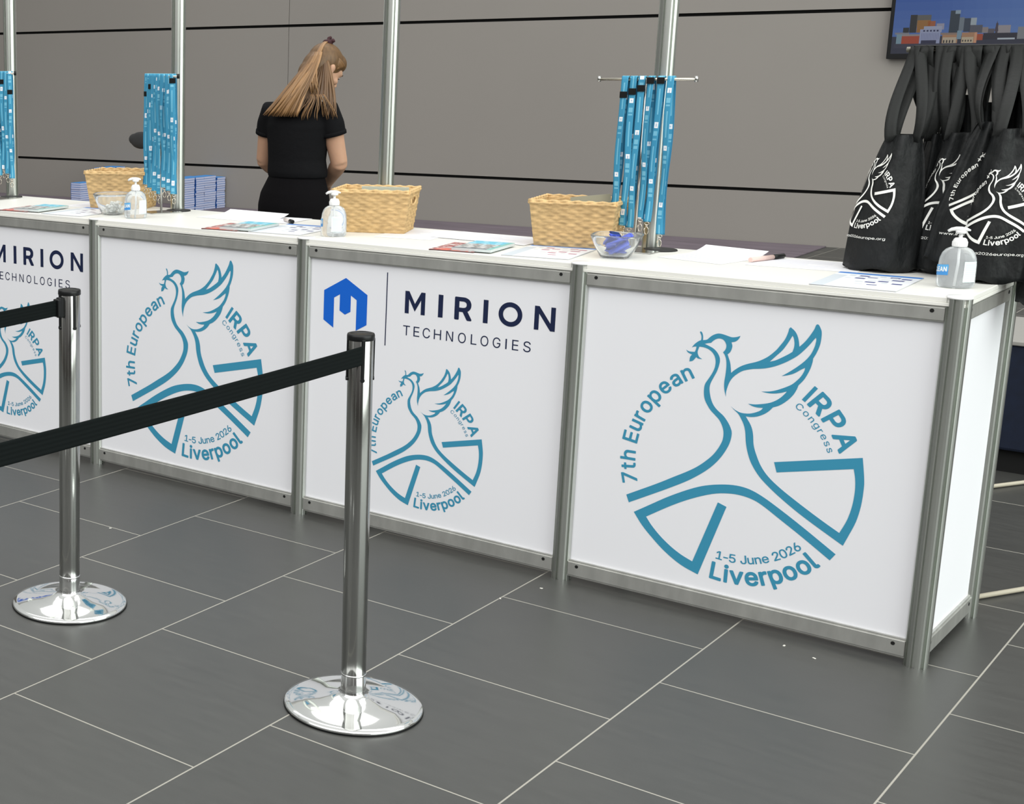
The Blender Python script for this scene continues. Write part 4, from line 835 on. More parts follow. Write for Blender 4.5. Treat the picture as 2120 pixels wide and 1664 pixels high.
basket(-0.232, 0.418, D(21), 'leftmost wicker basket, partly behind the left sanitiser bottle and lanyards', 0.235, 0.16, 0.148, 0.272, 0.2)
basket(1.060, 0.345, D(20), 'wicker basket beside the middle sanitiser bottle, its handle hole showing')
basket(1.80, 0.395, D(11), 'wicker basket behind the glass bowl of blue packets')
def sheet_in_basket(x, y, rz, label, colr):
    bm = B(); add_box(bm, (0, 0, 0.085), (0.17, 0.003, 0.15), rot=(D(12), 0, 0))
    o = obj('card_sheet', bm, mat('card_' + colr[0], colr[1], 0.6)); o.location = (x, y, TOP); o.rotation_euler = (0, 0, rz)
    tag(o, label, 'card')
sheet_in_basket(1.09, 0.36, D(18), 'pale green-grey sheet standing inside the basket by the middle bottle', ('pale', (0.55, 0.60, 0.52)))
bm = B(); add_box(bm, (0, 0, 0.150), (0.125, 0.003, 0.03), rot=(0, D(-7), 0)); add_box(bm, (0.01, 0, 0.07), (0.10, 0.0025, 0.13))
o = obj('card_sheet', bm, mat('card_grey', (0.33, 0.32, 0.24), 0.6)); o.location = (1.835, 0.395, TOP); o.rotation_euler = (0, 0, D(16))
tag(o, 'olive-grey card sticking up out of the right-hand wicker basket', 'card')

# sanitiser bottles
GEL = mat('clear_gel_bottle', (0.90, 0.93, 0.95), 0.04, trans=0.74, ior=1.30, spec=0.6)
LABW = print_mat('label_print', 0.35)
def bottle(x, y, rz, label, la=0):
    t = thing('sanitiser_bottle', label, 'bottle', (x, y, TOP), rz, 'sanitiser pump bottles on the counter')
    SX, SY = 1.0, 0.78
    prof = [(0, 0.0), (0.036, 0.0), (0.0415, 0.003), (0.0440, 0.008), (0.0445, 0.02), (0.0440, 0.06), (0.0420, 0.078), (0.0375, 0.092), (0.030, 0.101), (0.021, 0.106), (0.0155, 0.108), (0.0150, 0.114), (0, 0.114)]
    bm = B(); add_lathe(bm, prof, 48, sx=SX, sy=SY); obj('bottle_body', bm, GEL, t)
    bm = B(); add_lathe(bm, [(0, 0.1085), (0.0175, 0.1085), (0.0178, 0.110), (0.0172, 0.122), (0.0150, 0.128), (0.0120, 0.131), (0.0045, 0.132), (0.0045, 0.146), (0, 0.146)], 28)
    for k in range(24):
        a = 2 * PI * k / 24; add_box(bm, (0.0175 * math.cos(a), 0.0175 * math.sin(a), 0.116), (0.0012, 0.0012, 0.011), rot=(0, 0, a))
    obj('pump_cap', bm, WPLAST, t)
    bm = B(); add_lathe(bm, [(0, 0.143), (0.0115, 0.143), (0.0130, 0.147), (0.0125, 0.151), (0, 0.152)], 24)
    add_tube(bm, [(0.021, 0, 0.1515), (0.012, 0, 0.1535), (0, 0, 0.1550), (-0.012, 0, 0.1548), (-0.022, 0, 0.1525), (-0.030, 0, 0.1475)], [0.002, 0.0048, 0.0056, 0.0054, 0.0046, 0.0034], 12, rx=[0.004, 0.009, 0.011, 0.0085, 0.006, 0.0042])
    obj('pump_head', bm, WPLAST, t)
    bm = B(); add_tube(bm, [(0, 0, 0.107), (0.001, 0, 0.06), (-0.002, 0, 0.006)], 0.0028, 10); obj('dip_tube', bm, WPLAST, t)
    def wrap(name, a0, a1, z0, z1, colfn, nx, ny, slant=0.0):
        bm = B(); g = []
        for i in range(nx + 1):
            a = D(a0 + (a1 - a0) * i / nx)
            g.append([bm.verts.new((0.0452 * SX * math.cos(a), 0.0452 * SY * math.sin(a) , z0 + (z1 - z0) * j / ny + slant * i / nx)) for j in range(ny + 1)])
        cols = []
        for i in range(nx):
            for j in range(ny):
                bm.faces.new((g[i][j], g[i + 1][j], g[i + 1][j + 1], g[i][j + 1])); cols.append(colfn((i + 0.5) / nx, (j + 0.5) / ny))
        o = obj(name, bm, LABW, t); colour_faces(o, cols); return o
    def blue(u, v): return (0.05, 0.26, 0.62) if v < 0.42 else (0.10, 0.38, 0.72)
    f = wrap('front_label', 172 + la, 244 + la, 0.030, 0.058, blue, 14, 5, 0.005)
    V, F = line_text('CLEAN', 0.06, 0.94, 0.36, 0.42, 24)
    def on(xu, yv):
        a = D(172 + la + 72 * xu); return (0.0457 * SX * math.cos(a), 0.0457 * SY * math.sin(a), 0.030 + 0.028 * yv + 0.005 * xu)
    art_obj('label_lettering', (V, F), WPRINT, f, on)
    def back(u, v):
        if v > 0.86: return (0.70, 0.80, 0.80)
        if 0.1 < u < 0.9 and int(v * 22) % 2 == 0: return (0.55, 0.66, 0.66)
        return (0.76, 0.84, 0.84)
    wrap('back_label', 290 + la, 338 + la, 0.018, 0.072, back, 10, 22)
    return t
bottle(0.100, 0.122, D(40), 'left sanitiser pump bottle beside the glass bowl of wrapped sweets')
bottle(1.042, 0.105, D(33), 'middle sanitiser pump bottle in front of a wicker basket', -30)
bottle(2.945, 0.180, D(14), 'right-hand sanitiser pump bottle at the counter corner in front of the black tote bags')

# glass bowls and what they hold
GLASS = mat('clear_glass', (0.98, 1.0, 1.0), 0.03, trans=0.93, ior=1.30)
def bowl(x, y, label, prof, sq, rz, n=48, name='glass_bowl'):
    bm = B(); rings = []
    for (r, z) in prof:
        ring = []
        for k in range(n):
            a = 2 * PI * k / n; c, s = math.cos(a), math.sin(a)
            q = r / (abs(c) ** sq + abs(s) ** sq) ** (1 / sq)
            ring.append(bm.verts.new((q * c, q * s, z)))
        rings.append(ring)
    for a, b_ in zip(rings[:-1], rings[1:]):
        for k in range(n): bm.faces.new((a[k], a[(k + 1) % n], b_[(k + 1) % n], b_[k])).smooth = True
    bm.faces.new(rings[0][::-1]); bm.faces.new(rings[-1])
    o = obj(name, bm, GLASS); o.location = (x, y, TOP); o.rotation_euler = (0, 0, rz)
    return tag(o, label, 'bowl')
bowl(-0.062, 0.165, 'round clear glass bowl of wrapped sweets at the left end of the counter', [(0.036, 0.0), (0.044, 0.003), (0.056, 0.024), (0.068, 0.050), (0.078, 0.076), (0.081, 0.084), (0.079, 0.0855), (0.0765, 0.083), (0.065, 0.052), (0.053, 0.028), (0.040, 0.010), (0.030, 0.007)], 2.0, 0)
bowl(2.022, 0.185, 'square clear glass bowl of blue packets in front of the right-hand lanyard rack', [(0.036, 0.0), (0.043, 0.003), (0.052, 0.020), (0.064, 0.046), (0.072, 0.066), (0.0735, 0.071), (0.072, 0.0725), (0.070, 0.070), (0.061, 0.047), (0.049, 0.024), (0.040, 0.011), (0.030, 0.008)], 3.6, D(12))
SWEET = mat('clear_wrapper', (0.80, 0.80, 0.78), 0.22, trans=0.25, spec=0.7)
bm = B(); add_ellipsoid(bm, (0, 0, 0), (0.011, 0.008, 0.007), u=12, v=8)
for s in (-1, 1):
    vs = [bm.verts.new((s * 0.009, 0, 0))] + [bm.verts.new((s * 0.021, 0.008 * math.cos(a), 0.008 * math.sin(a))) for a in (0, 0.9, 1.8, 2.7, 3.6, 4.5, 5.4)]
    for k in range(1, 8): bm.faces.new((vs[0], vs[k], vs[k % 7 + 1]))
sw0 = obj('wrapped_sweet', bm, SWEET)
for k in range(16):
    o = sw0 if k == 0 else sw0.copy()
    if k: COL.objects.link(o)
    lay = k // 8; a = k * 2.4; rr = (0.028 if lay == 0 else 0.032) * (0.35 + 0.65 * ((k * 0.618) % 1))
    o.location = (-0.062 + rr * math.cos(a), 0.165 + rr * math.sin(a), TOP + 0.017 + 0.014 * lay); o.rotation_euler = (R_.random(), R_.random() * 2, R_.random() * 6)
    tag(o, 'small white wrapped sweet in the round glass bowl', 'sweet', 'wrapped sweets in the glass bowl')
PACK = mat('blue_packet_foil', (0.045, 0.085, 0.50), 0.35, spec=0.6, noise=(40, 0.25))
PACKD = mat('dark_blue_packet', (0.01, 0.02, 0.12), 0.35)
bm = B(); add_box(bm, (0, 0, 0), (0.058, 0.028, 0.007), bevel=0.003); add_box(bm, (0, 0, 0), (0.066, 0.024, 0.0015))
pk0 = obj('packet', bm, PACK)
PK = [(0, 0, .018, 0, .1, .3), (.008, .016, .026, .3, -.3, 1.2), (-.014, -.008, .030, -.2, .5, 2.0), (.014, -.014, .034, .3, -.55, .5), (-.010, .012, .042, .2, .4, 2.8), (.004, -.006, .050, -.3, -.35, .1), (.012, .012, .060, .35, -.5, .6), (-.016, -.004, .058, .1, .6, 2.5), (-.004, .006, .068, .25, .25, 1.6)]
for k, (a, b_, c, r1, r2, r3) in enumerate(PK):
    o = pk0 if k == 0 else pk0.copy()
    if k: COL.objects.link(o)
    o.location = (2.022 + a, 0.185 + b_, TOP + c * 0.92); o.rotation_euler = (r1, r2, r3)
    tag(o, 'blue foil packet heaped in the square glass bowl', 'packet', 'blue packets in the square glass bowl')
o = pk0.copy(); o.data = pk0.data.copy(); o.data.materials[0] = PACKD; COL.objects.link(o)
o.location = (2.012, 0.195, TOP + 0.070); o.rotation_euler = (0.5, 0.2, 1.0); o.scale = (0.55, 0.8, 1)
tag(o, 'small dark navy packet on top of the blue packets in the square bowl', 'packet'); o['group'] = ''
del o['group']

# ================================================================ LANYARD RACKS
LANY = print_mat('lanyard_webbing', 0.6, spec=0.3)
HOOK = mat('lanyard_hook_metal', (0.72, 0.66, 0.56), 0.22, 1.0)
def rack(x, y, phi, zbar, label, half=0.153, bx=0.0, by=0.0, dark=False):
    t = thing('lanyard_rack', label, 'rack', (x, y, TOP), phi, 'lanyard racks on the counter')
    h = zbar - TOP
    bm = B(); add_box(bm, (bx, by, 0.0015), (0.105, 0.135, 0.003), bevel=0.0008); obj('base_plate', bm, STEEL, t)
    bm = B(); add_tube(bm, [(0, 0, 0.003), (0, 0, h)], 0.0050, 12); obj('upright', bm, STEEL, t)
    bm = B(); add_tube(bm, [(-half, 0, h), (half, 0, h)], 0.0042, 12); obj('crossbar', bm, mat('pale_gold_metal', (0.72, 0.68, 0.58), 0.25, 1.0), t)
    for s in (-1, 1):
        bm = B(); add_tube(bm, [(s * half, 0, h - 0.008), (s * half, 0, h + 0.010)], 0.0055, 10); obj('end_stop', bm, BLACKP if dark else STEEL, t)
    return t
rack(1.992, 0.390, 0, 1.537, 'right-hand lanyard rack with a long pale crossbar showing at both ends', bx=0.03, by=-0.005)
rack(0.066, 0.318, D(-25), 1.548, 'middle lanyard rack, crowded with straps beside a tall post', bx=-0.035, by=0.020, dark=True)
rack(-0.990, 0.372, 0, 1.560, 'leftmost lanyard rack, cut off by the left edge of the photo', bx=0.06, dark=True)
def lanyard(mid, phi, L_, buckle, phase, label, spread, group, twist=0.0, w=0.021, lean=0.0, yo=0.0):
    """mid: point on the bar; strap loops over it and both ends come together at the hook"""
    t = thing('lanyard', label, 'lanyard', mid, phi, group)
    nz = 96; bm = B(); cols = []
    blue = srgb(62, 144, 180); pale = srgb(116, 184, 210); deep = srgb(36, 112, 148)
    for side in (-1, 1):
        prev = None
        for j in range(nz + 1):
            s = j / nz; z = -L_ * s + 0.0055 * (1 if s == 0 else 0)
            yoff = side * (0.006 + spread * math.sin(PI * min(1, s * 1.05)) ** 0.8) * (1 - s * 0.85) + yo * math.sin(PI * min(s * 3, 1) / 2)
            xo = lean * s + 0.004 * math.sin(s * 9 + phase * 5 + side) * s
            tw = twist * side * math.sin(PI * s) + 0.12 * math.sin(s * 6 + phase * 9)
            ca, sa = math.cos(tw) * w / 2, math.sin(tw) * w / 2
            row = []
            for k in range(6):
                q = (k / 5 - 0.5) * 2
                row.append(bm.verts.new((xo + q * ca, yoff + q * sa, z)))
            if prev:
                for k in range(5):
                    f = bm.faces.new((prev[k], prev[k + 1], row[k + 1], row[k])); f.smooth = True
                    ph = ((j / nz * L_) / 0.175 + phase + (0.37 if side > 0 else 0)) % 1.0
                    c = blue
                    if ph < 0.085 and 1 <= k <= 3: c = (0.85, 0.87, 0.90)
                    elif 0.16 < ph < 0.24 and 1 <= k <= 3: c = pale
                    elif 0.27 < ph < 0.31 and 1 <= k <= 3: c = pale
                    elif 0.40 < ph < 0.86 and k == 2: c = pale
                    elif k in (0, 4) and side > 0: c = deep
                    if ph < 0.06 and 0.02 < ph and k == 2: c = (0.45, 0.55, 0.70)
                    cols.append(c)
            prev = row
    # fold over the bar
    a = [bm.verts.new((q * w / 2, 0.0058 * math.cos(th), 0.0058 * math.sin(th))) for th in [PI * i / 8 for i in range(9)] for q in (-1, 1)]
    for i in range(8):
        bm.faces.new((a[2 * i], a[2 * i + 1], a[2 * i + 3], a[2 * i + 2])); cols.append(srgb(120, 200, 226))
    o = obj('strap', bm, LANY, t); colour_faces(o, cols)
    sol = o.modifiers.new('thickness', 'SOLIDIFY'); sol.thickness = 0.0009; sol.offset = 0
    if buckle is not None:
        bm = B(); add_box(bm, (0, -0.0085 - spread * 0.25 + yo * 0.3, -buckle), (w * 1.12, 0.0045, 0.020), bevel=0.001); obj('buckle', bm, BLACKP, t)
    zb = -L_
    bm = B(); add_tube(bm, [(lean + 0.007 * math.cos(a_), yo, zb - 0.005 + 0.0045 * math.sin(a_)) for a_ in [2 * PI * k / 14 for k in range(15)]], 0.0011, 6, cap=False)
    add_box(bm, (lean, yo, zb - 0.012), (0.0075, 0.004, 0.006), bevel=0.001)
    add_tube(bm, [(lean + 0.006 * math.sin(a_), yo, zb - 0.028 - 0.012 * math.cos(a_)) for a_ in [0.2 + 5.9 * k / 16 for k in range(17)]], 0.0013, 6)
    add_tube(bm, [(lean - 0.006, yo, zb - 0.020), (lean - 0.0085, yo, zb - 0.028)], 0.0014, 6)
    obj('hook', bm, HOOK, t)
    return t
G = 'blue lanyards on the %s rack'
for k, (x, L_, bk, ph, sp, tw, ln) in enumerate(((1.926, .465, .052, .30, .010, .2, -.010), (1.953, .465, .042, .62, .006, .05, -.004), (1.980, .470, .032, .05, .006, .05, -.010), (2.009, .440, .008, .50, .018, .5, -.004),
                                             (2.040, .448, .008, .20, .004, .05, -.014), (2.070, .485, None, .80, .014, .3, .000))):
    lab = ['leftmost blue lanyard on the right-hand rack, its black buckle lowest', 'second blue lanyard from the left on the right-hand rack', 'third blue lanyard from the left on the right-hand rack',
           'blue lanyard on the right-hand rack, buckle at the bar, left of the tall post', 'blue lanyard hanging straight in front of the tall post, black buckle at the bar', 'rightmost blue lanyard on the right-hand rack, no buckle at its front'][k]
    lanyard((x, 0.390, 1.5412), 0, L_, bk, ph, lab, sp, G % 'right-hand', tw, lean=ln)
e = Vector((math.cos(D(-25)), math.sin(D(-25)), 0)); c0 = Vector((0.066, 0.318, 1.5522))
for k in range(7):
    s = -0.138 + 0.041 * k
    p = c0 + e * s
    lanyard(tuple(p), D(22 + (k % 3) * 5), 0.445 + 0.010 * ((k * 5) % 4), [0.075, 0.045, None, None, None, None, 0.02][k], [.1, .35, .77, .72, .69, .66, .62][k],
            'blue lanyard on the middle rack, %s' % ['outermost at the left with the lowest black buckle', 'second from the left, black buckle near the top', 'third from the left', 'fourth from the left', 'third from the tall post', 'next but one to the tall post', 'rightmost, against the tall post'][k],
            0.012, G % 'middle', 0.1, w=0.0225, lean=-0.006 + 0.002 * k)
for k in range(6):
    s = -0.120 + 0.045 * k
    p = c0 + e * s
    lanyard(tuple(p), D(30 - (k % 4) * 6), 0.375 + 0.016 * ((k * 3) % 4), None, (k * 0.37 + .2) % 1, 'blue lanyard in the inner layer of the full middle rack', 0.022, 'inner layer of lanyards on the middle rack', 0.5, w=0.0225, lean=0.004)
for k, x in enumerate((-0.945, -0.918, -0.894, -0.868)):
    lanyard((x, 0.372, 1.5642), D(14 + 6 * k), [0.46, 0.43, 0.45, 0.47][k], [0.05, 0.04, None, 0.085][k], [.2, .62, .4, .05][k],
            ['blue lanyard cut by the left edge of the photo', 'blue lanyard with its buckle near the bar on the leftmost rack', 'narrow-looking blue lanyard in the leftmost rack', 'rightmost blue lanyard on the leftmost rack, lower black buckle'][k], 0.012, G % 'leftmost', 0.25, lean=0.0)
# black pouch behind the middle lanyards
bm = B(); add_ellipsoid(bm, (0, 0, 0), (0.052, 0.020, 0.036), u=24, v=16); add_ellipsoid(bm, (-0.03, 0, 0.004), (0.03, 0.016, 0.024))
add_tube(bm, [(0.02, 0, 0.02), (0.028, 0, 0.10), (0.03, 0, 0.245)], 0.002, 6)
o = remesh_obj('pouch', bm, mat('black_mesh_cloth', (0.025, 0.025, 0.026), 0.85, bump=(500, 0.5, 0.001)), None, 0.003, 2)
o.location = (-0.150, 0.440, 1.283); o.rotation_euler = (0, 0, D(10))
tag(o, 'small black cloth pouch peeping out behind the lanyards on the middle rack', 'pouch')
# ================================================================ PERSON
SKIN = mat('skin', (0.53, 0.31, 0.205), 0.5, spec=0.3, sss=0.15, noise=(14, 0.05))
TEE = mat('black_jersey', (0.0055, 0.0055, 0.0065), 0.85, spec=0.15, bump=(26, 0.35, 0.006, (1, 1, 1.6)))
TROU = mat('black_trouser_cloth', (0.0045, 0.0040, 0.0048), 0.9, spec=0.12, bump=(16, 0.35, 0.008, (1, 1, 0.7)))
P0 = Vector((-0.322, 1.795, 0.0))
person = thing('person', 'person with long fair hair in black T-shirt and trousers, head bowed, seen from behind', 'person', P0, D(34.4))
# local axes: x to the right in the photo, y away from the camera, z up
fw = Vector((math.sin(D(20)), math.cos(D(20)), 0)); rt = Vector((math.cos(D(20)), -math.sin(D(20)), 0))
def sec(cx, cy, z, hw, hd): return (Vector((cx, cy, z)), rt * hw, fw * hd)
bm = B()
# torso with neck
add_loft(bm, [sec(.005, 0, .80, .10, .085), sec(.0, 0, .86, .160, .115), sec(0, 0, .93, .162, .112), sec(.004, 0, 1.02, .130, .092), sec(.008, 0, 1.10, .122, .088), sec(.010, 0.0, 1.20, .138, .098), sec(.012, 0.0, 1.29, .150, .098), sec(.016, 0.005, 1.35, .138, .078), sec(.030, 0.012, 1.395, .080, .060)])
add_tube(bm, [(.030, .012, 1.36), (.058, .030, 1.42), (.088, .048, 1.49)], [.062, .052, .052], 20)
RS, RE, RW = Vector((.158, -.052, 1.342)), Vector((.212, -.035, 1.105)), Vector((.158, .145, .995))
LS, LE, LW = Vector((-.130, .058, 1.342)), Vector((-.158, .125, 1.110)), Vector((-.040, .235, .995))
for S_, E_, W_ in ((RS, RE, RW), (LS, LE, LW)):
    add_tube(bm, [S_ + (Vector((0, 0, 1.35)) - S_) * 0.25 * Vector((1, 1, 0)).length * 0 + Vector((0, 0, 0.0)), S_.lerp(E_, .25), S_.lerp(E_, .55), S_.lerp(E_, .85), E_], [.055, .053, .047, .043, .041], 18)
    add_tube(bm, [E_ + Vector((0, 0, .02)), E_, E_.lerp(W_, .25), E_.lerp(W_, .6), W_], [.038, .041, .041, .033, .025], 18, rx=[.038, .041, .041, .035, .030])
    add_tube(bm, [W_, W_ + Vector((-.010, .035, -.012)), W_ + Vector((-.018, .085, -.022))], [.020, .017, .012], 14, rx=[.026, .040, .040])
    base = W_ + Vector((-.018, .080, -.021))
    for f, (ox, L_, r) in enumerate(((-.033, .058, .0078), (-.011, .072, .0085), (.011, .076, .0086), (.033, .066, .0082))):
        a = base + Vector((ox, -.012, 0))
        add_tube(bm, [a, a + Vector((0, L_ * .45, -.006)), a + Vector((-.002, L_ * .75, -.022)), a + Vector((-.004, L_ * .88, -.044))], [r * 1.1, r, r * .95, r * .8], 10)
    a = W_ + Vector((-.040 if S_ is RS else .030, .035, -.006))
    add_tube(bm, [W_ + Vector((0, .02, 0)), a, a + Vector((-.012 if S_ is RS else .012, .030, .004)), a + Vector((-.014 if S_ is RS else .014, .055, -.002))], [.016, .012, .010, .008], 10)
# legs
for s in (-1, 1):
    h = rt * (.085 * s) + Vector((0, 0, .84)); k = rt * (.088 * s) + fw * .015 + Vector((0, 0, .47)); an = rt * (.090 * s) + Vector((0, 0, .09))
    add_tube(bm, [h, h.lerp(k, .3), h.lerp(k, .7), k, k.lerp(an, .3), k.lerp(an, .7), an, an - Vector((0, 0, .07))], [.085, .085, .065, .053, .054, .042, .034, .034], 18)
# head: bowed forwards and turned to the right
HC = Vector((.124, .070, 1.556))
hf = Vector((math.sin(D(52)), math.cos(D(52)), 0)); hf = (hf * math.cos(D(42)) + Vector((0, 0, -1)) * math.sin(D(42))).normalized()   # facing direction
hr = Vector((math.cos(D(52)), -math.sin(D(52)), 0)); hu = hr.cross(hf).normalized()
def hp(x, y, z): return HC + hr * x + hf * y + hu * z          # x: her right, y: forwards, z: up in head space
HR_ = Matrix((hr, hf, hu)).transposed().to_euler()
def hell(bm, c, r): add_ellipsoid(bm, hp(*c), r, rot=HR_)
hell(bm, (0, -.012, .030), (.072, .090, .082)); hell(bm, (0, .022, -.010), (.062, .072, .088)); hell(bm, (0, .045, -.062), (.042, .045, .040)); hell(bm, (0, .066, -.082), (.020, .020, .016))
hell(bm, (0, .062, .030), (.055, .030, .032))
add_tube(bm, [hp(0, .088, .022), hp(0, .104, -.004), hp(0, .112, -.018)], [.007, .009, .012], 12); hell(bm, (0, .100, -.026), (.016, .012, .008))
hell(bm, (0, .090, -.047), (.022, .010, .005)); hell(bm, (0, .088, -.057), (.020, .010, .006))
for s in (-1, 1):
    hell(bm, (s * .030, .078, .030), (.020, .012, .006)); hell(bm, (s * .040, .062, -.020), (.022, .022, .020))
    hell(bm, (s * .0735, -.004, -.008), (.0065, .018, .030)); hell(bm, (s * .078, -.010, .004), (.006, .016, .018))
body = remesh_obj('body', bm, SKIN, person, 0.0055, 5)
for s in (-1, 1):
    bm = B(); hell(bm, (s * .030, .0775, .012), (.0110, .0075, .0045)); obj('eye', bm, mat('eye_white', (.45, .42, .40), .3), person, True)
    bm = B(); hell(bm, (s * .030, .0835, .0115), (.0075, .0028, .0040)); obj('iris', bm, mat('iris_brown', (.03, .02, .015), .2), person, True)
    bm = B(); add_tube(bm, [hp(s * .012, .0935, .034), hp(s * .028, .0925, .039), hp(s * .046, .082, .034)], [.002, .003, .0015], 8); obj('eyebrow', bm, mat('brow_brown', (.10, .06, .03), .8), person, True)
bm = B(); hell(bm, (0, .0985, -.047), (.019, .004, .004)); hell(bm, (0, .0965, -.056), (.017, .005, .005)); obj('lips', bm, mat('lips', (.50, .22, .20), .45), person, True)
# T-shirt
bm = B()
add_loft(bm, [sec(.012, -.002, 1.035, .148, .112), sec(.010, -.002, 1.06, .152, .117), sec(.006, 0, 1.12, .146, .112), sec(.008, 0, 1.20, .152, .113), sec(.011, 0, 1.29, .165, .112), sec(.014, 0, 1.345, .163, .094), sec(.022, .006, 1.385, .120, .076), sec(.040, .014, 1.418, .066, .062)], n=36)
for S_, E_, sc_ in ((RS, RE, 1.0), (LS, LE, .96)):
    top = S_ + Vector((0, 0, .018)); hem = S_.lerp(E_, .40)
    inn = Vector((.014, 0, 1.345)).lerp(S_, .55)
    add_tube(bm, [inn, S_ + Vector((0, 0, .006)), S_.lerp(E_, .18), hem], [.062, .064 * sc_, .063 * sc_, .062 * sc_], 20)
shirt = remesh_obj('t_shirt', bm, TEE, person, 0.007, 4)
bm = B()
for S_, E_, sc_ in ((RS, RE, 1.0), (LS, LE, .96)):
    add_tube(bm, [S_.lerp(E_, .345), S_.lerp(E_, .355), S_.lerp(E_, .425), S_.lerp(E_, .430)], [.0615 * sc_, .0645 * sc_, .0638 * sc_, .060 * sc_], 28)
obj('sleeve_cuffs', bm, TEE, shirt, True)
# trousers
bm = B()
add_loft(bm, [sec(.010, 0, 1.062, .135, .102), sec(.004, 0, 1.02, .150, .110), sec(-.002, 0, .96, .174, .124), sec(-.004, 0, .90, .184, .132), sec(-.004, 0, .84, .184, .130), sec(0, 0, .78, .165, .115)], n=36)
for s in (-1, 1):
    h = rt * (.092 * s) + Vector((0, 0, .84)); k = rt * (.092 * s) + fw * .012 + Vector((0, 0, .47)); an = rt * (.094 * s) + Vector((0, 0, .045))
    add_tube(bm, [h, h.lerp(k, .35), h.lerp(k, .75), k, k.lerp(an, .5), an], [.098, .097, .078, .070, .066, .070], 22)
obj_tr = remesh_obj('trousers', bm, TROU, person, 0.009, 5)
for s in (-1, 1):
    c = rt * (.094 * s); bm = B()
    add_ellipsoid(bm, c + fw * .045 + Vector((0, 0, .034)), (.044, .125, .034), rot=(0, 0, D(-20))); add_ellipsoid(bm, c + fw * (-.03) + Vector((0, 0, .050)), (.040, .055, .048), rot=(0, 0, D(-20)))
    for v in bm.verts: v.co.z = max(v.co.z, .002)
    obj('shoe', bm, mat('black_shoe', (.02, .02, .02), .5), person, True)
# hair: cap over the skull, a tied top section and a long curtain down the back
def hair_mat():
    m = print_mat('fair_hair', 0.42, spec=0.5)
    return m
HAIR = hair_mat()
def strand_set(name, items, parent, n=7):
    bm = B(); cols = []
    for pts, r0, r1, flat, c in items:
        m = len(pts)
        rr = [(r0 + (r1 - r0) * (i / (m - 1))) * (1.0 if i < m - 1 else 0.35) for i in range(m)]
        before = len(bm.faces)
        add_tube(bm, pts, [q * flat for q in rr], n, rx=rr)
        bm.faces.ensure_lookup_table(); cols += [c] * (len(bm.faces) - before)
    o = obj(name, bm, HAIR, parent, True); colour_faces(o, cols); return o
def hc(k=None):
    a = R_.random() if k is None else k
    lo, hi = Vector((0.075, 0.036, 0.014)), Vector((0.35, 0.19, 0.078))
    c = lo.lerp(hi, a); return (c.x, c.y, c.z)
def bez(p0, p1, p2, p3, n=12):
    out = []
    for i in range(n + 1):
        t = i / n; out.append(p0 * (1 - t) ** 3 + p1 * 3 * t * (1 - t) ** 2 + p2 * 3 * t * t * (1 - t) + p3 * t ** 3)
    return out
bm = B()
hell(bm, (0, -.020, .036), (.081, .094, .088)); hell(bm, (0, -.052, -.012), (.072, .062, .085)); hell(bm, (0, .030, .068), (.066, .060, .050))
hell(bm, (0, -.066, -.060), (.058, .045, .060))
capo = remesh_obj('hair', bm, mat('hair_base', (0.13, 0.070, 0.028), 0.5, noise=(90, 0.25, (1, 1, 0.15))), person, 0.006, 3)
TIE = hp(0, -.070, .098)
items = []
# swept-back top: from the hairline to the tie
for k in range(64):
    a = (k / 63 - .5) * 2
    st = hp(a * .070, .070 - .050 * a * a, .072 - .055 * a * a)
    mid = hp(a * .066, .005, .118 - .030 * a * a)
    items.append((bez(st, st.lerp(mid, .8), mid, TIE + hr * (a * .016) + hu * R_.uniform(-.006, .006), 10), .0065, .0050, .45, hc(.35 + .6 * R_.random())))
# side hair from temples over the ears to the back
for s in (-1, 1):
    for k in range(16):
        q = k / 15
        st = hp(s * .066, .050 - .02 * q, .060 - .035 * q); mid = hp(s * .082, -.010, .062 - .022 * q)
        items.append((bez(st, st.lerp(mid, .7), mid, hp(s * .035, -.088, .060 - .05 * q), 9), .0055, .005, .5, hc(.2 + .5 * R_.random())))
strand_set('swept_back_hair', items, capo)
# long curtain; left edge and right edge traced as body-space curves (x right, y depth, z up)
def edgeL(t): return bez(Vector((.060, .000, 1.632)), Vector((-.005, -.060, 1.54)), Vector((-.075, -.115, 1.43)), Vector((-.168, -.085, 1.332)), 1000)[int(t * 1000)]
EL = bez(Vector((.075, -.010, 1.640)), Vector((.015, -.070, 1.545)), Vector((-.070, -.105, 1.440)), Vector((-.168, -.070, 1.334)), 40)
ERm = bez(Vector((.110, -.030, 1.640)), Vector((.090, -.080, 1.54)), Vector((.030, -.120, 1.44)), Vector((-.002, -.128, 1.330)), 40)
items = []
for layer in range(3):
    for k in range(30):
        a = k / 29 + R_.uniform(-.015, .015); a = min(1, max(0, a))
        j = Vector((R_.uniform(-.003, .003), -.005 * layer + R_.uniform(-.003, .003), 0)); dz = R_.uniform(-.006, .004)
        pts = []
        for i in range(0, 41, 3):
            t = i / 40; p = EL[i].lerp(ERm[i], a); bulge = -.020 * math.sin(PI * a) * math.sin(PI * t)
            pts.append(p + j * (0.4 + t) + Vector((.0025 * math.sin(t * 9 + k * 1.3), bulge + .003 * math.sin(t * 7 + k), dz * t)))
        items.append((pts, .0075, .0072, .40, hc(.25 + .75 * R_.random() if layer == 2 else .1 + .5 * R_.random())))
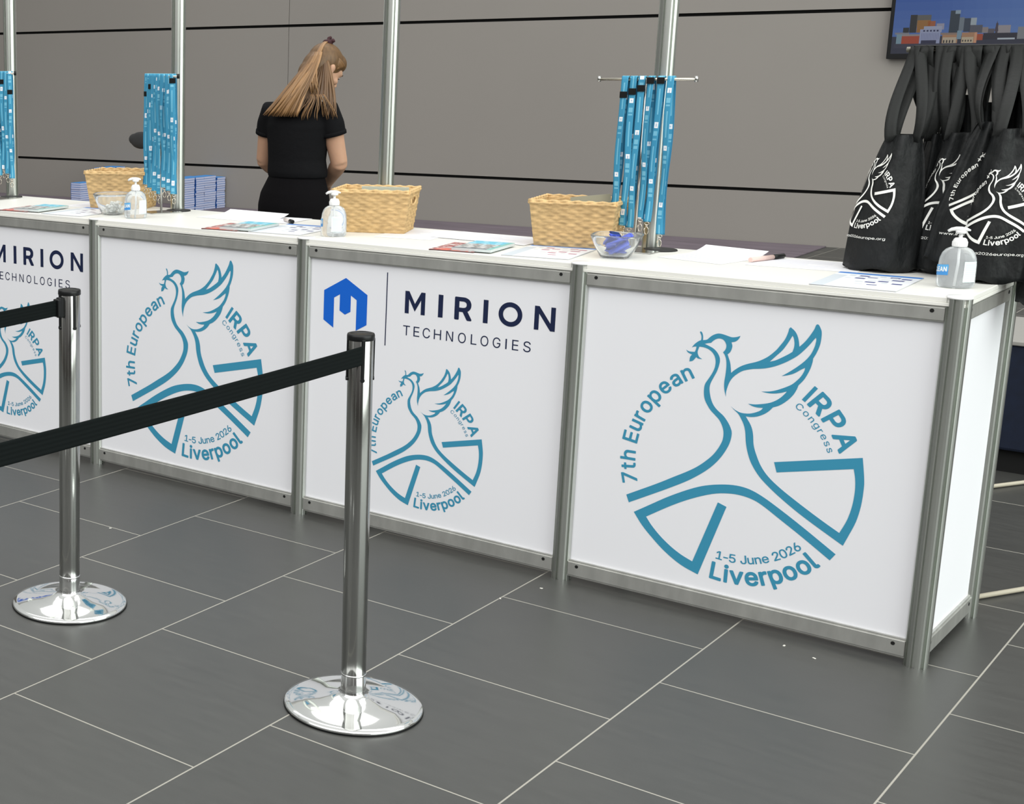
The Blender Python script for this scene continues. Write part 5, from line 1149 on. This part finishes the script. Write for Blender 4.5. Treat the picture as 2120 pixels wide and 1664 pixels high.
# shade side: darker locks from behind the ear falling over the right shoulder
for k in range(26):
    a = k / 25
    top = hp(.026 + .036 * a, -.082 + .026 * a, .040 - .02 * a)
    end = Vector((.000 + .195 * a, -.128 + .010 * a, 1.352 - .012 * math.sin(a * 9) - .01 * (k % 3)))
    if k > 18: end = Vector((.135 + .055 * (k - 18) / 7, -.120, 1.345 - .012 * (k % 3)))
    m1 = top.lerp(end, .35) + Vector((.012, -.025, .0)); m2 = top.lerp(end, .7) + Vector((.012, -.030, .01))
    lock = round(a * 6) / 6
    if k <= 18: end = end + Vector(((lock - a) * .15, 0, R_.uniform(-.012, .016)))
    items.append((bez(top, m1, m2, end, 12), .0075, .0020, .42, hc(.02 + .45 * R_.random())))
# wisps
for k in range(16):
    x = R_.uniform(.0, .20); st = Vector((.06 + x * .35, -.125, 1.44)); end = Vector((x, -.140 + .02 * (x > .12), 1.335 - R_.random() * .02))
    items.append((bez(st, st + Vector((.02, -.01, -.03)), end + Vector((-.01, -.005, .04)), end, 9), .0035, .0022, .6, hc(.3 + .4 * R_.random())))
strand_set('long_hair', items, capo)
# pulled-up lock hanging from the tie
items = []
for k in range(14):
    o_ = Vector((R_.uniform(-.012, .012), R_.uniform(-.01, .004), 0))
    s0 = TIE + hu * .012 + o_ * .5; e_ = Vector((.085, -.110, 1.46)) + o_ * 1.6 + Vector((0, 0, R_.uniform(-.03, .02)))
    items.append((bez(s0, s0 + Vector((-.022, -.030, .030)), Vector((.058, -.085, 1.57)) + o_, e_, 12), .0065, .003, .6, hc(.4 + .6 * R_.random())))
strand_set('tied_lock', items, capo)
bm = B()
for k in range(9):
    a = 2 * PI * k / 9
    c = TIE + hu * .010 + hr * (.019 * math.cos(a)) + hf * (.010 * math.sin(a))
    add_ellipsoid(bm, c, (.013, .011, .014), rot=(a, a * 2, 0), u=10, v=8)
add_tube(bm, [TIE + hu * .015 - hr * .006, TIE + hu * .040 - hr * .016, TIE + hu * .046 - hr * .002], [.006, .011, .008], 8)
add_tube(bm, [TIE + hu * .010 + hr * .012, TIE + hu * .026 + hr * .030, TIE + hu * .020 + hr * .044], [.008, .012, .006], 8)
remesh_obj('scrunchie', bm, mat('dark_plum_cloth', (.045, .014, .018), .8), person, 0.004, 2)

# ================================================================ BOOK STACKS BY THE WALL
BOOKM = print_mat('book_print', 0.5)
def make_book(w, d, t):
    bm = B(); cols = []
    def bx(c, s, col):
        n0 = len(bm.faces); add_box(bm, c, s); cols.extend([col] * (len(bm.faces) - n0))
    cov = srgb(20, 62, 128)
    bx((0, 0, 0.0008), (w, d, 0.0016), cov); bx((0, 0, t - 0.0008), (w, d, 0.0016), srgb(70, 150, 226)); bx((-w / 2 + 0.001, 0, t / 2), (0.002, d, t), srgb(30, 84, 160))
    bx((0.0005, 0, t / 2), (w - 0.005, d - 0.005, t - 0.0034), (0.55, 0.58, 0.76))
    o = obj('book', bm, BOOKM); colour_faces(o, cols); return o
proto = make_book(0.15, 0.20, 0.0235)
first = True
def book_stack(x, y, n, along, label, group, t=0.0239):
    global first
    for k in range(n):
        o = proto if first else proto.copy()
        if not first: COL.objects.link(o)
        first = False
        flip = 0
        o.rotation_euler = (0, 0, (0 if along else PI / 2) + flip + R_.uniform(-.02, .02))
        o.location = (x + R_.uniform(-.004, .004), y + R_.uniform(-.004, .004), 0.0085 + k * t)
        nm = label + (', topmost of its stack' if k == n - 1 else (', bottom of its stack' if k == 0 else ''))
        tag(o, nm, 'book', group)
book_stack(-6.105, 7.925, 15, True, 'blue book in the stack beside the tall post', 'blue books in the stack next to the post')
book_stack(-6.125, 8.108, 15, False, 'blue book in the second stack from the post, right group', 'blue books in the second stack of the right group')
book_stack(-6.105, 8.288, 15, True, 'blue book in the third stack from the post, right group', 'blue books in the third stack of the right group')
book_stack(-6.125, 8.470, 14, False, 'blue book in the rightmost stack against the wall', 'blue books in the rightmost stack')
book_stack(-7.39, 7.69, 11, True, 'blue book in the low stack left of the leftmost basket', 'blue books in the low left stack')
book_stack(-7.39, 8.07, 17, True, 'blue book in the tall stack behind the left wicker basket', 'blue books in the tall stack behind the basket')
book_stack(-7.40, 8.25, 17, False, 'blue book in the tall stack behind the left lanyards', 'blue books in the tall stack behind the lanyards')

# ================================================================ SCREEN ON THE WALL
tvx, tvz, tvw, tvh = 0.277, 1.548, 1.95, 1.13
base = Vector((*wall_pt(tvx + tvw / 2 * math.cos(WA), 0.045), tvz + tvh / 2))
tv = thing('wall_screen', 'large wall screen showing a city skyline under blue sky', 'screen', base, WA)
bm = B(); add_box(bm, (0, 0.0, 0), (tvw, 0.06, tvh), bevel=0.004); obj('bezel', bm, BLACKP, tv)
bm = B(); cols = []
def quad(x0, z0, x1, z1, c, lay=0):
    y = -0.0306 - 0.0004 * lay
    vs = [bm.verts.new(p) for p in ((x0, y, z0), (x1, y, z0), (x1, y, z1), (x0, y, z1))]; bm.faces.new(vs); cols.append(c)
SX0, SZ0 = -tvw / 2 + 0.028, -tvh / 2 + 0.040; SX1, SZ1 = tvw / 2 - 0.028, tvh / 2 - 0.03
ng = 24
for i in range(ng):
    for j in range(16):
        u, v = i / ng, j / 16
        a = Vector(srgb(78, 112, 178)).lerp(Vector(srgb(10, 78, 166)), min(1, max(0, (v - .10) * 2.8))); a = a.lerp(Vector(srgb(100, 140, 200)), 0.55 * max(0, 1 - abs(u - .52) * 2.6) * (1 - v * .3))
        if v < 0.10: a = Vector(srgb(38, 44, 66))
        quad(SX0 + (SX1 - SX0) * u, SZ0 + (SZ1 - SZ0) * v, SX0 + (SX1 - SX0) * (u + 1 / ng), SZ0 + (SZ1 - SZ0) * (v + 1 / 16), tuple(a))
def sk(u, v): # skyline picture units (0..2120, 0..984) -> screen coordinates
    return (-tvw / 2 + (u / 7.571 + 2) / 303, -tvh / 2 + (122 - v / 7.571) / 264)
def bld(u0, v0, u1, v1, c, lay=1):
    x0, z1 = sk(u0, v0); x1, z0 = sk(u1, v1); quad(x0, z0, x1, z1, srgb(*c), lay)
for rep in (0, 2010):
    for (u0, v0, u1, v1, c, l) in ((90, 515, 320, 545, (128, 130, 140), 1), (120, 540, 210, 700, (120, 150, 165), 2), (205, 570, 490, 695, (168, 66, 38), 2), (210, 545, 490, 572, (150, 140, 138), 3), (215, 440, 310, 520, (22, 26, 30), 1),
        (315, 245, 425, 520, (26, 28, 34), 1), (420, 250, 645, 430, (92, 92, 90), 1), (430, 330, 640, 520, (150, 104, 48), 2), (600, 345, 720, 440, (158, 88, 52), 2), (740, 385, 862, 480, (150, 150, 170), 2), (545, 425, 830, 520, (158, 166, 192), 3),
        (490, 470, 815, 690, (150, 158, 190), 3), (520, 640, 760, 690, (30, 34, 70), 4), (940, 195, 1090, 680, (32, 50, 66), 1), (1015, 190, 1095, 245, (140, 160, 176), 2), (1090, 300, 1165, 500, (110, 122, 134), 2), (1165, 315, 1265, 520, (44, 58, 78), 1),
        (1265, 310, 1355, 420, (160, 172, 180), 2), (1250, 420, 1455, 540, (80, 82, 96), 1), (820, 530, 1090, 560, (140, 120, 110), 3), (850, 560, 1090, 690, (172, 130, 98), 3), (860, 600, 1070, 690, (186, 172, 150), 4), (1075, 500, 1145, 630, (120, 150, 168), 4),
        (1150, 530, 1385, 690, (172, 130, 98), 3), (1155, 600, 1335, 690, (190, 176, 150), 4), (1345, 530, 1385, 690, (206, 150, 116), 5), (1385, 555, 1475, 660, (166, 72, 42), 3), (1455, 455, 1545, 540, (140, 130, 130), 2), (1540, 480, 1640, 560, (84, 80, 92), 1),
        (1655, 400, 1690, 560, (60, 52, 66), 2), (1690, 430, 1880, 550, (150, 146, 152), 1), (1480, 545, 1990, 640, (26, 26, 48), 3), (1700, 620, 1960, 645, (180, 190, 200), 5), (1990, 460, 2100, 640, (130, 134, 140), 3), (1380, 650, 2110, 700, (40, 44, 66), 4), (90, 690, 2110, 760, (52, 54, 74), 3)):
        if rep + u1 > 3700: continue
        bld(u0 + rep, v0, u1 + rep, v1, c, l)
    for k in range(5): bld(540 + 53 * k + rep, 482, 570 + 53 * k + rep, 508, (36, 42, 84), 5)
    for k in range(12): bld(520 + 24 * k + rep, 530, 528 + 24 * k + rep, 630, (112, 120, 160), 5)
    for k in range(4): bld(870 + 46 * k + rep, 642, 892 + 46 * k + rep, 685, (44, 38, 40), 6); bld(1165 + 42 * k + rep, 642, 1185 + 42 * k + rep, 670, (44, 38, 40), 6)
x0, z0 = sk(1640, 520); xm, zt = sk(1672, 360); x1, _ = sk(1700, 520)
vs = [bm.verts.new(p) for p in ((x0, -0.032, z0), (x1, -0.032, z0), (xm, -0.032, zt))]; bm.faces.new(vs); cols.append(srgb(64, 54, 70))
o = obj('display', bm, print_mat('screen_picture', 0.3, emissive=True, es=0.46), tv); colour_faces(o, cols)

# ================================================================ BENCH AND FLOOR FRAME BEHIND THE COUNTER END
bn = thing('bench', 'low navy blue bench with a pale top behind the counter end', 'bench', (3.10, 2.56, 0))
bm = B(); add_box(bm, (0, 0, 0.045), (1.40, 0.54, 0.09)); obj('plinth', bm, BLACKH, bn)
bm = B(); add_box(bm, (0, 0, 0.30), (1.44, 0.60, 0.42), bevel=0.012); obj('bench_body', bm, mat('navy_cloth', (0.004, 0.009, 0.026), 0.8, noise=(30, 0.2)), bn)
bm = B(); add_box(bm, (0, 0, 0.515), (1.46, 0.62, 0.018), bevel=0.004); obj('bench_top', bm, mat('bench_grey', (0.30, 0.29, 0.27), 0.5), bn)
CREAM = mat('cream_tube', (0.50, 0.46, 0.36), 0.45)
fr_ = thing('floor_frame', 'cream tubular frame lying on the tiles beside the back corner of the counter', 'frame', (3.1, 1.4, 0))
for a, b_ in (((2.90, 0.475), (3.75, 2.17)), ((2.66, 1.85), (3.35, 3.17)[:1] + (3.17,))):
    bm = B(); add_tube(bm, [(a[0] - 3.1, a[1] - 1.4, 0.009), (b_[0] - 3.1, b_[1] - 1.4, 0.009)], 0.0075, 12); obj('floor_tube', bm, CREAM, fr_)

# ================================================================ TOTE BAGS ON A RAIL
RAILY, RAILZ = 0.555, 1.618
rk = thing('garment_rail', 'metal hanging rail loaded with black tote bags behind the counter end', 'rack', (3.2, RAILY, 0))
bm = B(); add_tube(bm, [(-0.53, 0, RAILZ), (0.75, 0, RAILZ)], 0.008, 14); obj('hanging_bar', bm, mat('pale_gold_metal', (0.72, 0.68, 0.58), 0.25, 1.0), rk)
for x in (-0.43, 0.70):
    bm = B(); add_tube(bm, [(x, 0, 0.02), (x, 0, RAILZ)], 0.011, 14); obj('upright', bm, STEEL, rk)
    bm = B(); add_tube(bm, [(x, 0, 0.016), (x, 0.5, 0.016)], 0.011, 12); obj('foot', bm, STEEL, rk)
BAG = mat('black_tote_cloth', (0.0085, 0.0095, 0.0100), 0.55, spec=0.32, bump=(17, 0.9, 0.016, (1, 1, 0.55)))
STRAP = mat('black_strap_cloth', (0.014, 0.015, 0.0145), 0.60, spec=0.3, bump=(45, 0.4, 0.004))
BTEXT = [arc_text('7th European', 0.868, 1.0, 197.0, 117.8, bold=16), arc_text('IRPA', 0.85, 1.005, 56.6, 21.2, bold=24), arc_text('1-5 June 2026', 0.806, 0.733, 262.8, 316.6, inward=True, bold=12), arc_text('Liverpool', 0.992, 0.845, 261.8, 318.0, inward=True, bold=24), arc_text('Congress', 0.764, 0.818, 57.2, 22.6, bold=4)]
URL = line_text('www.irpa2026europe.org', -0.95, 0.95, -1.28, 0.075, 4)
def ribbon(bm, pts, w, tw0, tw1, th=0.0012, d0=None):
    n = len(pts); prev = None
    for i, p in enumerate(pts):
        s = i / (n - 1); a = tw0 + (tw1 - tw0) * s
        wv = Vector((math.cos(a), math.sin(a), 0.15 * math.sin(a * 2))) * (w / 2); nv = Vector((-math.sin(a), math.cos(a), 0)) * th / 2
        ring = [bm.verts.new(Vector(p) + wv * q + nv * r) for q, r in ((-1, -1), (-.33, -1.6), (.33, -1.6), (1, -1), (1, 1), (.33, .4), (-.33, .4), (-1, 1))]
        if prev:
            for k in range(8): bm.faces.new((prev[k], prev[(k + 1) % 8], ring[(k + 1) % 8], ring[k])).smooth = True
        else: bm.faces.new(ring[::-1])
        prev = ring
    bm.faces.new(prev)
def tote(label, top, bot, A, r, topk, u0, yaw, logo=True, seed=1, rail_x=None, v0=0.46, ls=0.092, group='black tote bags on the rail'):
    rng = random.Random(seed)
    top, bot = Vector(top), Vector(bot)
    rx_ = top.x if rail_x is None else rail_x
    t = thing('tote_bag', label, 'bag', (rx_, RAILY, RAILZ), 0, group)
    O = Vector((rx_, RAILY, RAILZ))
    dr = Vector((math.cos(yaw), math.sin(yaw), 0)); nr = Vector((math.sin(yaw), -math.cos(yaw), 0))      # nr towards the viewer's side
    H = (top - bot).length
    ph = rng.uniform(0, 6)
    def S(u, v, out=0.0):
        k = topk + (1 - topk) * min(1, v * 1.5) ** 0.7
        rr = r * k
        an = u * A
        fold = 0.010 * math.sin(u * 7 + ph) * (1 - v * 0.6) * (1 if abs(u) < .99 else 0) + 0.004 * math.sin(u * 13 + v * 5 + ph)
        c = top.lerp(bot, v) + dr * (rr + out) * math.sin(an) + nr * ((rr + out) * math.cos(an) * 0.80 + fold)
        if v > 0.97: c = c + Vector((0, 0, 0.006 * math.sin(u * 9 + ph)))
        return c - O
    nu, nv = 30, 26
    bm = B()
    fg = [[bm.verts.new(S(-1 + 2 * i / nu, j / nv)) for j in range(nv + 1)] for i in range(nu + 1)]
    for i in range(nu):
        for j in range(nv): bm.faces.new((fg[i][j], fg[i + 1][j], fg[i + 1][j + 1], fg[i][j + 1])).smooth = True
    # back face closes the bag
    bg_ = [[None] * (nv + 1) for _ in range(nu + 1)]
    for i in range(nu + 1):
        for j in range(nv + 1):
            if i in (0, nu): bg_[i][j] = fg[i][j]
            else:
                q = fg[0][j].co.lerp(fg[nu][j].co, i / nu); q = q - nr * (0.010 * math.sin(PI * i / nu)); q = q.lerp(fg[i][j].co, 0.12)
                bg_[i][j] = bm.verts.new(q)
    for i in range(nu):
        for j in range(nv): bm.faces.new((bg_[i][j + 1], bg_[i + 1][j + 1], bg_[i + 1][j], bg_[i][j])).smooth = True
        bm.faces.new([v for v in dict.fromkeys((fg[i][nv], fg[i + 1][nv], bg_[i + 1][nv], bg_[i][nv]))])
    bd = obj('bag_body', bm, BAG, t)
    if logo:
        hw = A * r; 
        fn = lambda x, y: S(u0 + x * ls / hw, v0 - y * ls / H, 0.0028)
        art_obj('printed_bird_emblem', EMBLEM, WPRINT, bd, fn, maxlen=0.09)
        for tx in BTEXT + [URL]: art_obj('printed_lettering', tx, WPRINT, bd, fn, maxlen=0.12)
    # drawstring hanging from one bottom corner
    if logo:
        bm = B(); e0 = S(0.92, 0.80, 0.004)
        zt_ = (1.004 if bot.z > 1.0 and (O + e0).x < 3.0 else 0.93) - RAILZ
        z_mid = max(zt_ + 0.006, e0.z - 0.10)
        add_tube(bm, [e0, e0 + Vector((.012, -.012, -.02)), Vector((e0.x + .016, e0.y - .02, z_mid)), Vector((e0.x + .030, e0.y - .035, z_mid + .002)), Vector((e0.x + .012, e0.y - .045, z_mid + .003))], 0.0022, 6)
        obj('drawstring', bm, STRAP, t)
        bm = B(); add_ellipsoid(bm, e0 + Vector((.006, -.008, -.008)), (.006, .004, .006), u=10, v=8); obj('toggle', bm, mat('grey_toggle', (.22, .23, .22), .35), t)
    # two handles, each a loop over the bar
    for hnd, dy in ((0, 0.7), (1, -0.1)):
        bm = B()
        for s in (-1, 1):
            st = top - O + dr * (s * r * topk * 0.75) + nr * (r * topk * dy)
            en = Vector((s * 0.012 + rng.uniform(-.012, .012) + hnd * 0.012, -0.010 if hnd == 0 else 0.010, 0.009))
            bow = Vector((rng.uniform(-.028, .028), rng.uniform(-.03, .0), 0)) + dr * (s * 0.008)
            pts = bez(st + Vector((0, 0, -0.02)), st + Vector((0, 0, 0.07)) + bow, en + Vector((0, -0.012, -0.09)) + bow * 0.6, en, 16)
            ribbon(bm, pts, 0.030, rng.uniform(-1.3, 1.3), rng.uniform(-.5, .5), d0=None)
        c = Vector((hnd * 0.012, 0, 0))
        pts = [c + Vector((0, -0.010 + 0.020 * i / 6, 0.009 + 0.003 * math.sin(PI * i / 6))) for i in range(7)]
        ribbon(bm, pts, 0.032, 0, 0)
        obj('handle', bm, STRAP, t)
    return t
tote('leftmost black tote bag on the counter, white bird emblem wrapping round its left edge', (2.722, .43, 1.385), (2.700, .405, 1.006), 1.9, .094, .42, -.42, D(6), seed=3, rail_x=2.705)
tote('black tote bag second from the left with its emblem half hidden, standing on the counter', (2.865, .47, 1.392), (2.842, .462, 1.006), 1.75, .088, .50, -.16, D(-4), seed=5, rail_x=2.83)
tote('smooth black tote bag behind the right-hand bottle, lettering curving round its right side', (2.932, .405, 1.425), (2.886, .375, 1.052), 1.6, .070, .38, .36, D(10), seed=8, rail_x=2.89, v0=.50)
tote('crumpled black tote bag with the bird emblem facing forward, above the counter corner', (2.998, .375, 1.410), (2.985, .360, 1.006), 1.7, .090, .48, -.02, D(2), seed=11, rail_x=2.955, v0=.53)
tote('printed black tote bag hanging past the counter end at the photo edge', (3.115, .40, 1.400), (3.135, .385, .950), 1.7, .088, .5, -.10, D(0), seed=13, rail_x=3.03)
tote('black tote bag in the dark gap just right of the leftmost bag, no print showing', (2.795, .505, 1.385), (2.800, .512, 1.004), 1.6, .062, .5, 0, D(0), logo=False, seed=17, rail_x=2.765)
UP = 'unprinted black tote bags crowded at the back of the rail'
UL = 'unprinted black tote bag crowded behind the printed bags'
for k, (x, y, z, r, rx) in enumerate(((2.765, .610, 1.44, .050, 2.725), (2.83, .625, 1.49, .052, 2.80), (2.90, .62, 1.47, .056, 2.86), (2.965, .625, 1.50, .055, 2.93), (3.03, .62, 1.46, .060, 2.97), (3.11, .62, 1.49, .060, 3.03))):
    tote(UL, (x - .01, y - .005, z), (x + .02, y + .09, .99), 1.55, r, .62, 0, D(10 * (k % 3) - 8), logo=False, seed=40 + k * 3, rail_x=rx, group=UP)
tote('black tote bag at the far right of the rail, mostly outside the photo', (3.23, .50, 1.38), (3.25, .51, .97), 1.6, .08, .5, 0, D(0), logo=False, seed=29, rail_x=3.09)

# ================================================================ CRUMBS ON THE FLOOR
CR = mat('paper_crumb', (0.72, 0.70, 0.64), 0.7)
for k, (x, y) in enumerate(((2.00, -0.135), (2.70, -0.10), (2.79, -0.135), (0.62, -0.60), (1.95, -0.30))):
    bm = B(); add_box(bm, (0, 0, 0.0012), (0.0075, 0.0045, 0.002), bevel=0.0006); add_box(bm, (0.003, 0.001, 0.0015), (0.004, 0.004, 0.0015))
    o = obj('paper_scrap', bm, CR); o.location = (x, y, 0.0); o.rotation_euler = (0, 0, k * 1.3)
    tag(o, 'tiny pale scrap lying on the floor tiles in front of the counter', 'scrap', 'tiny scraps on the floor')
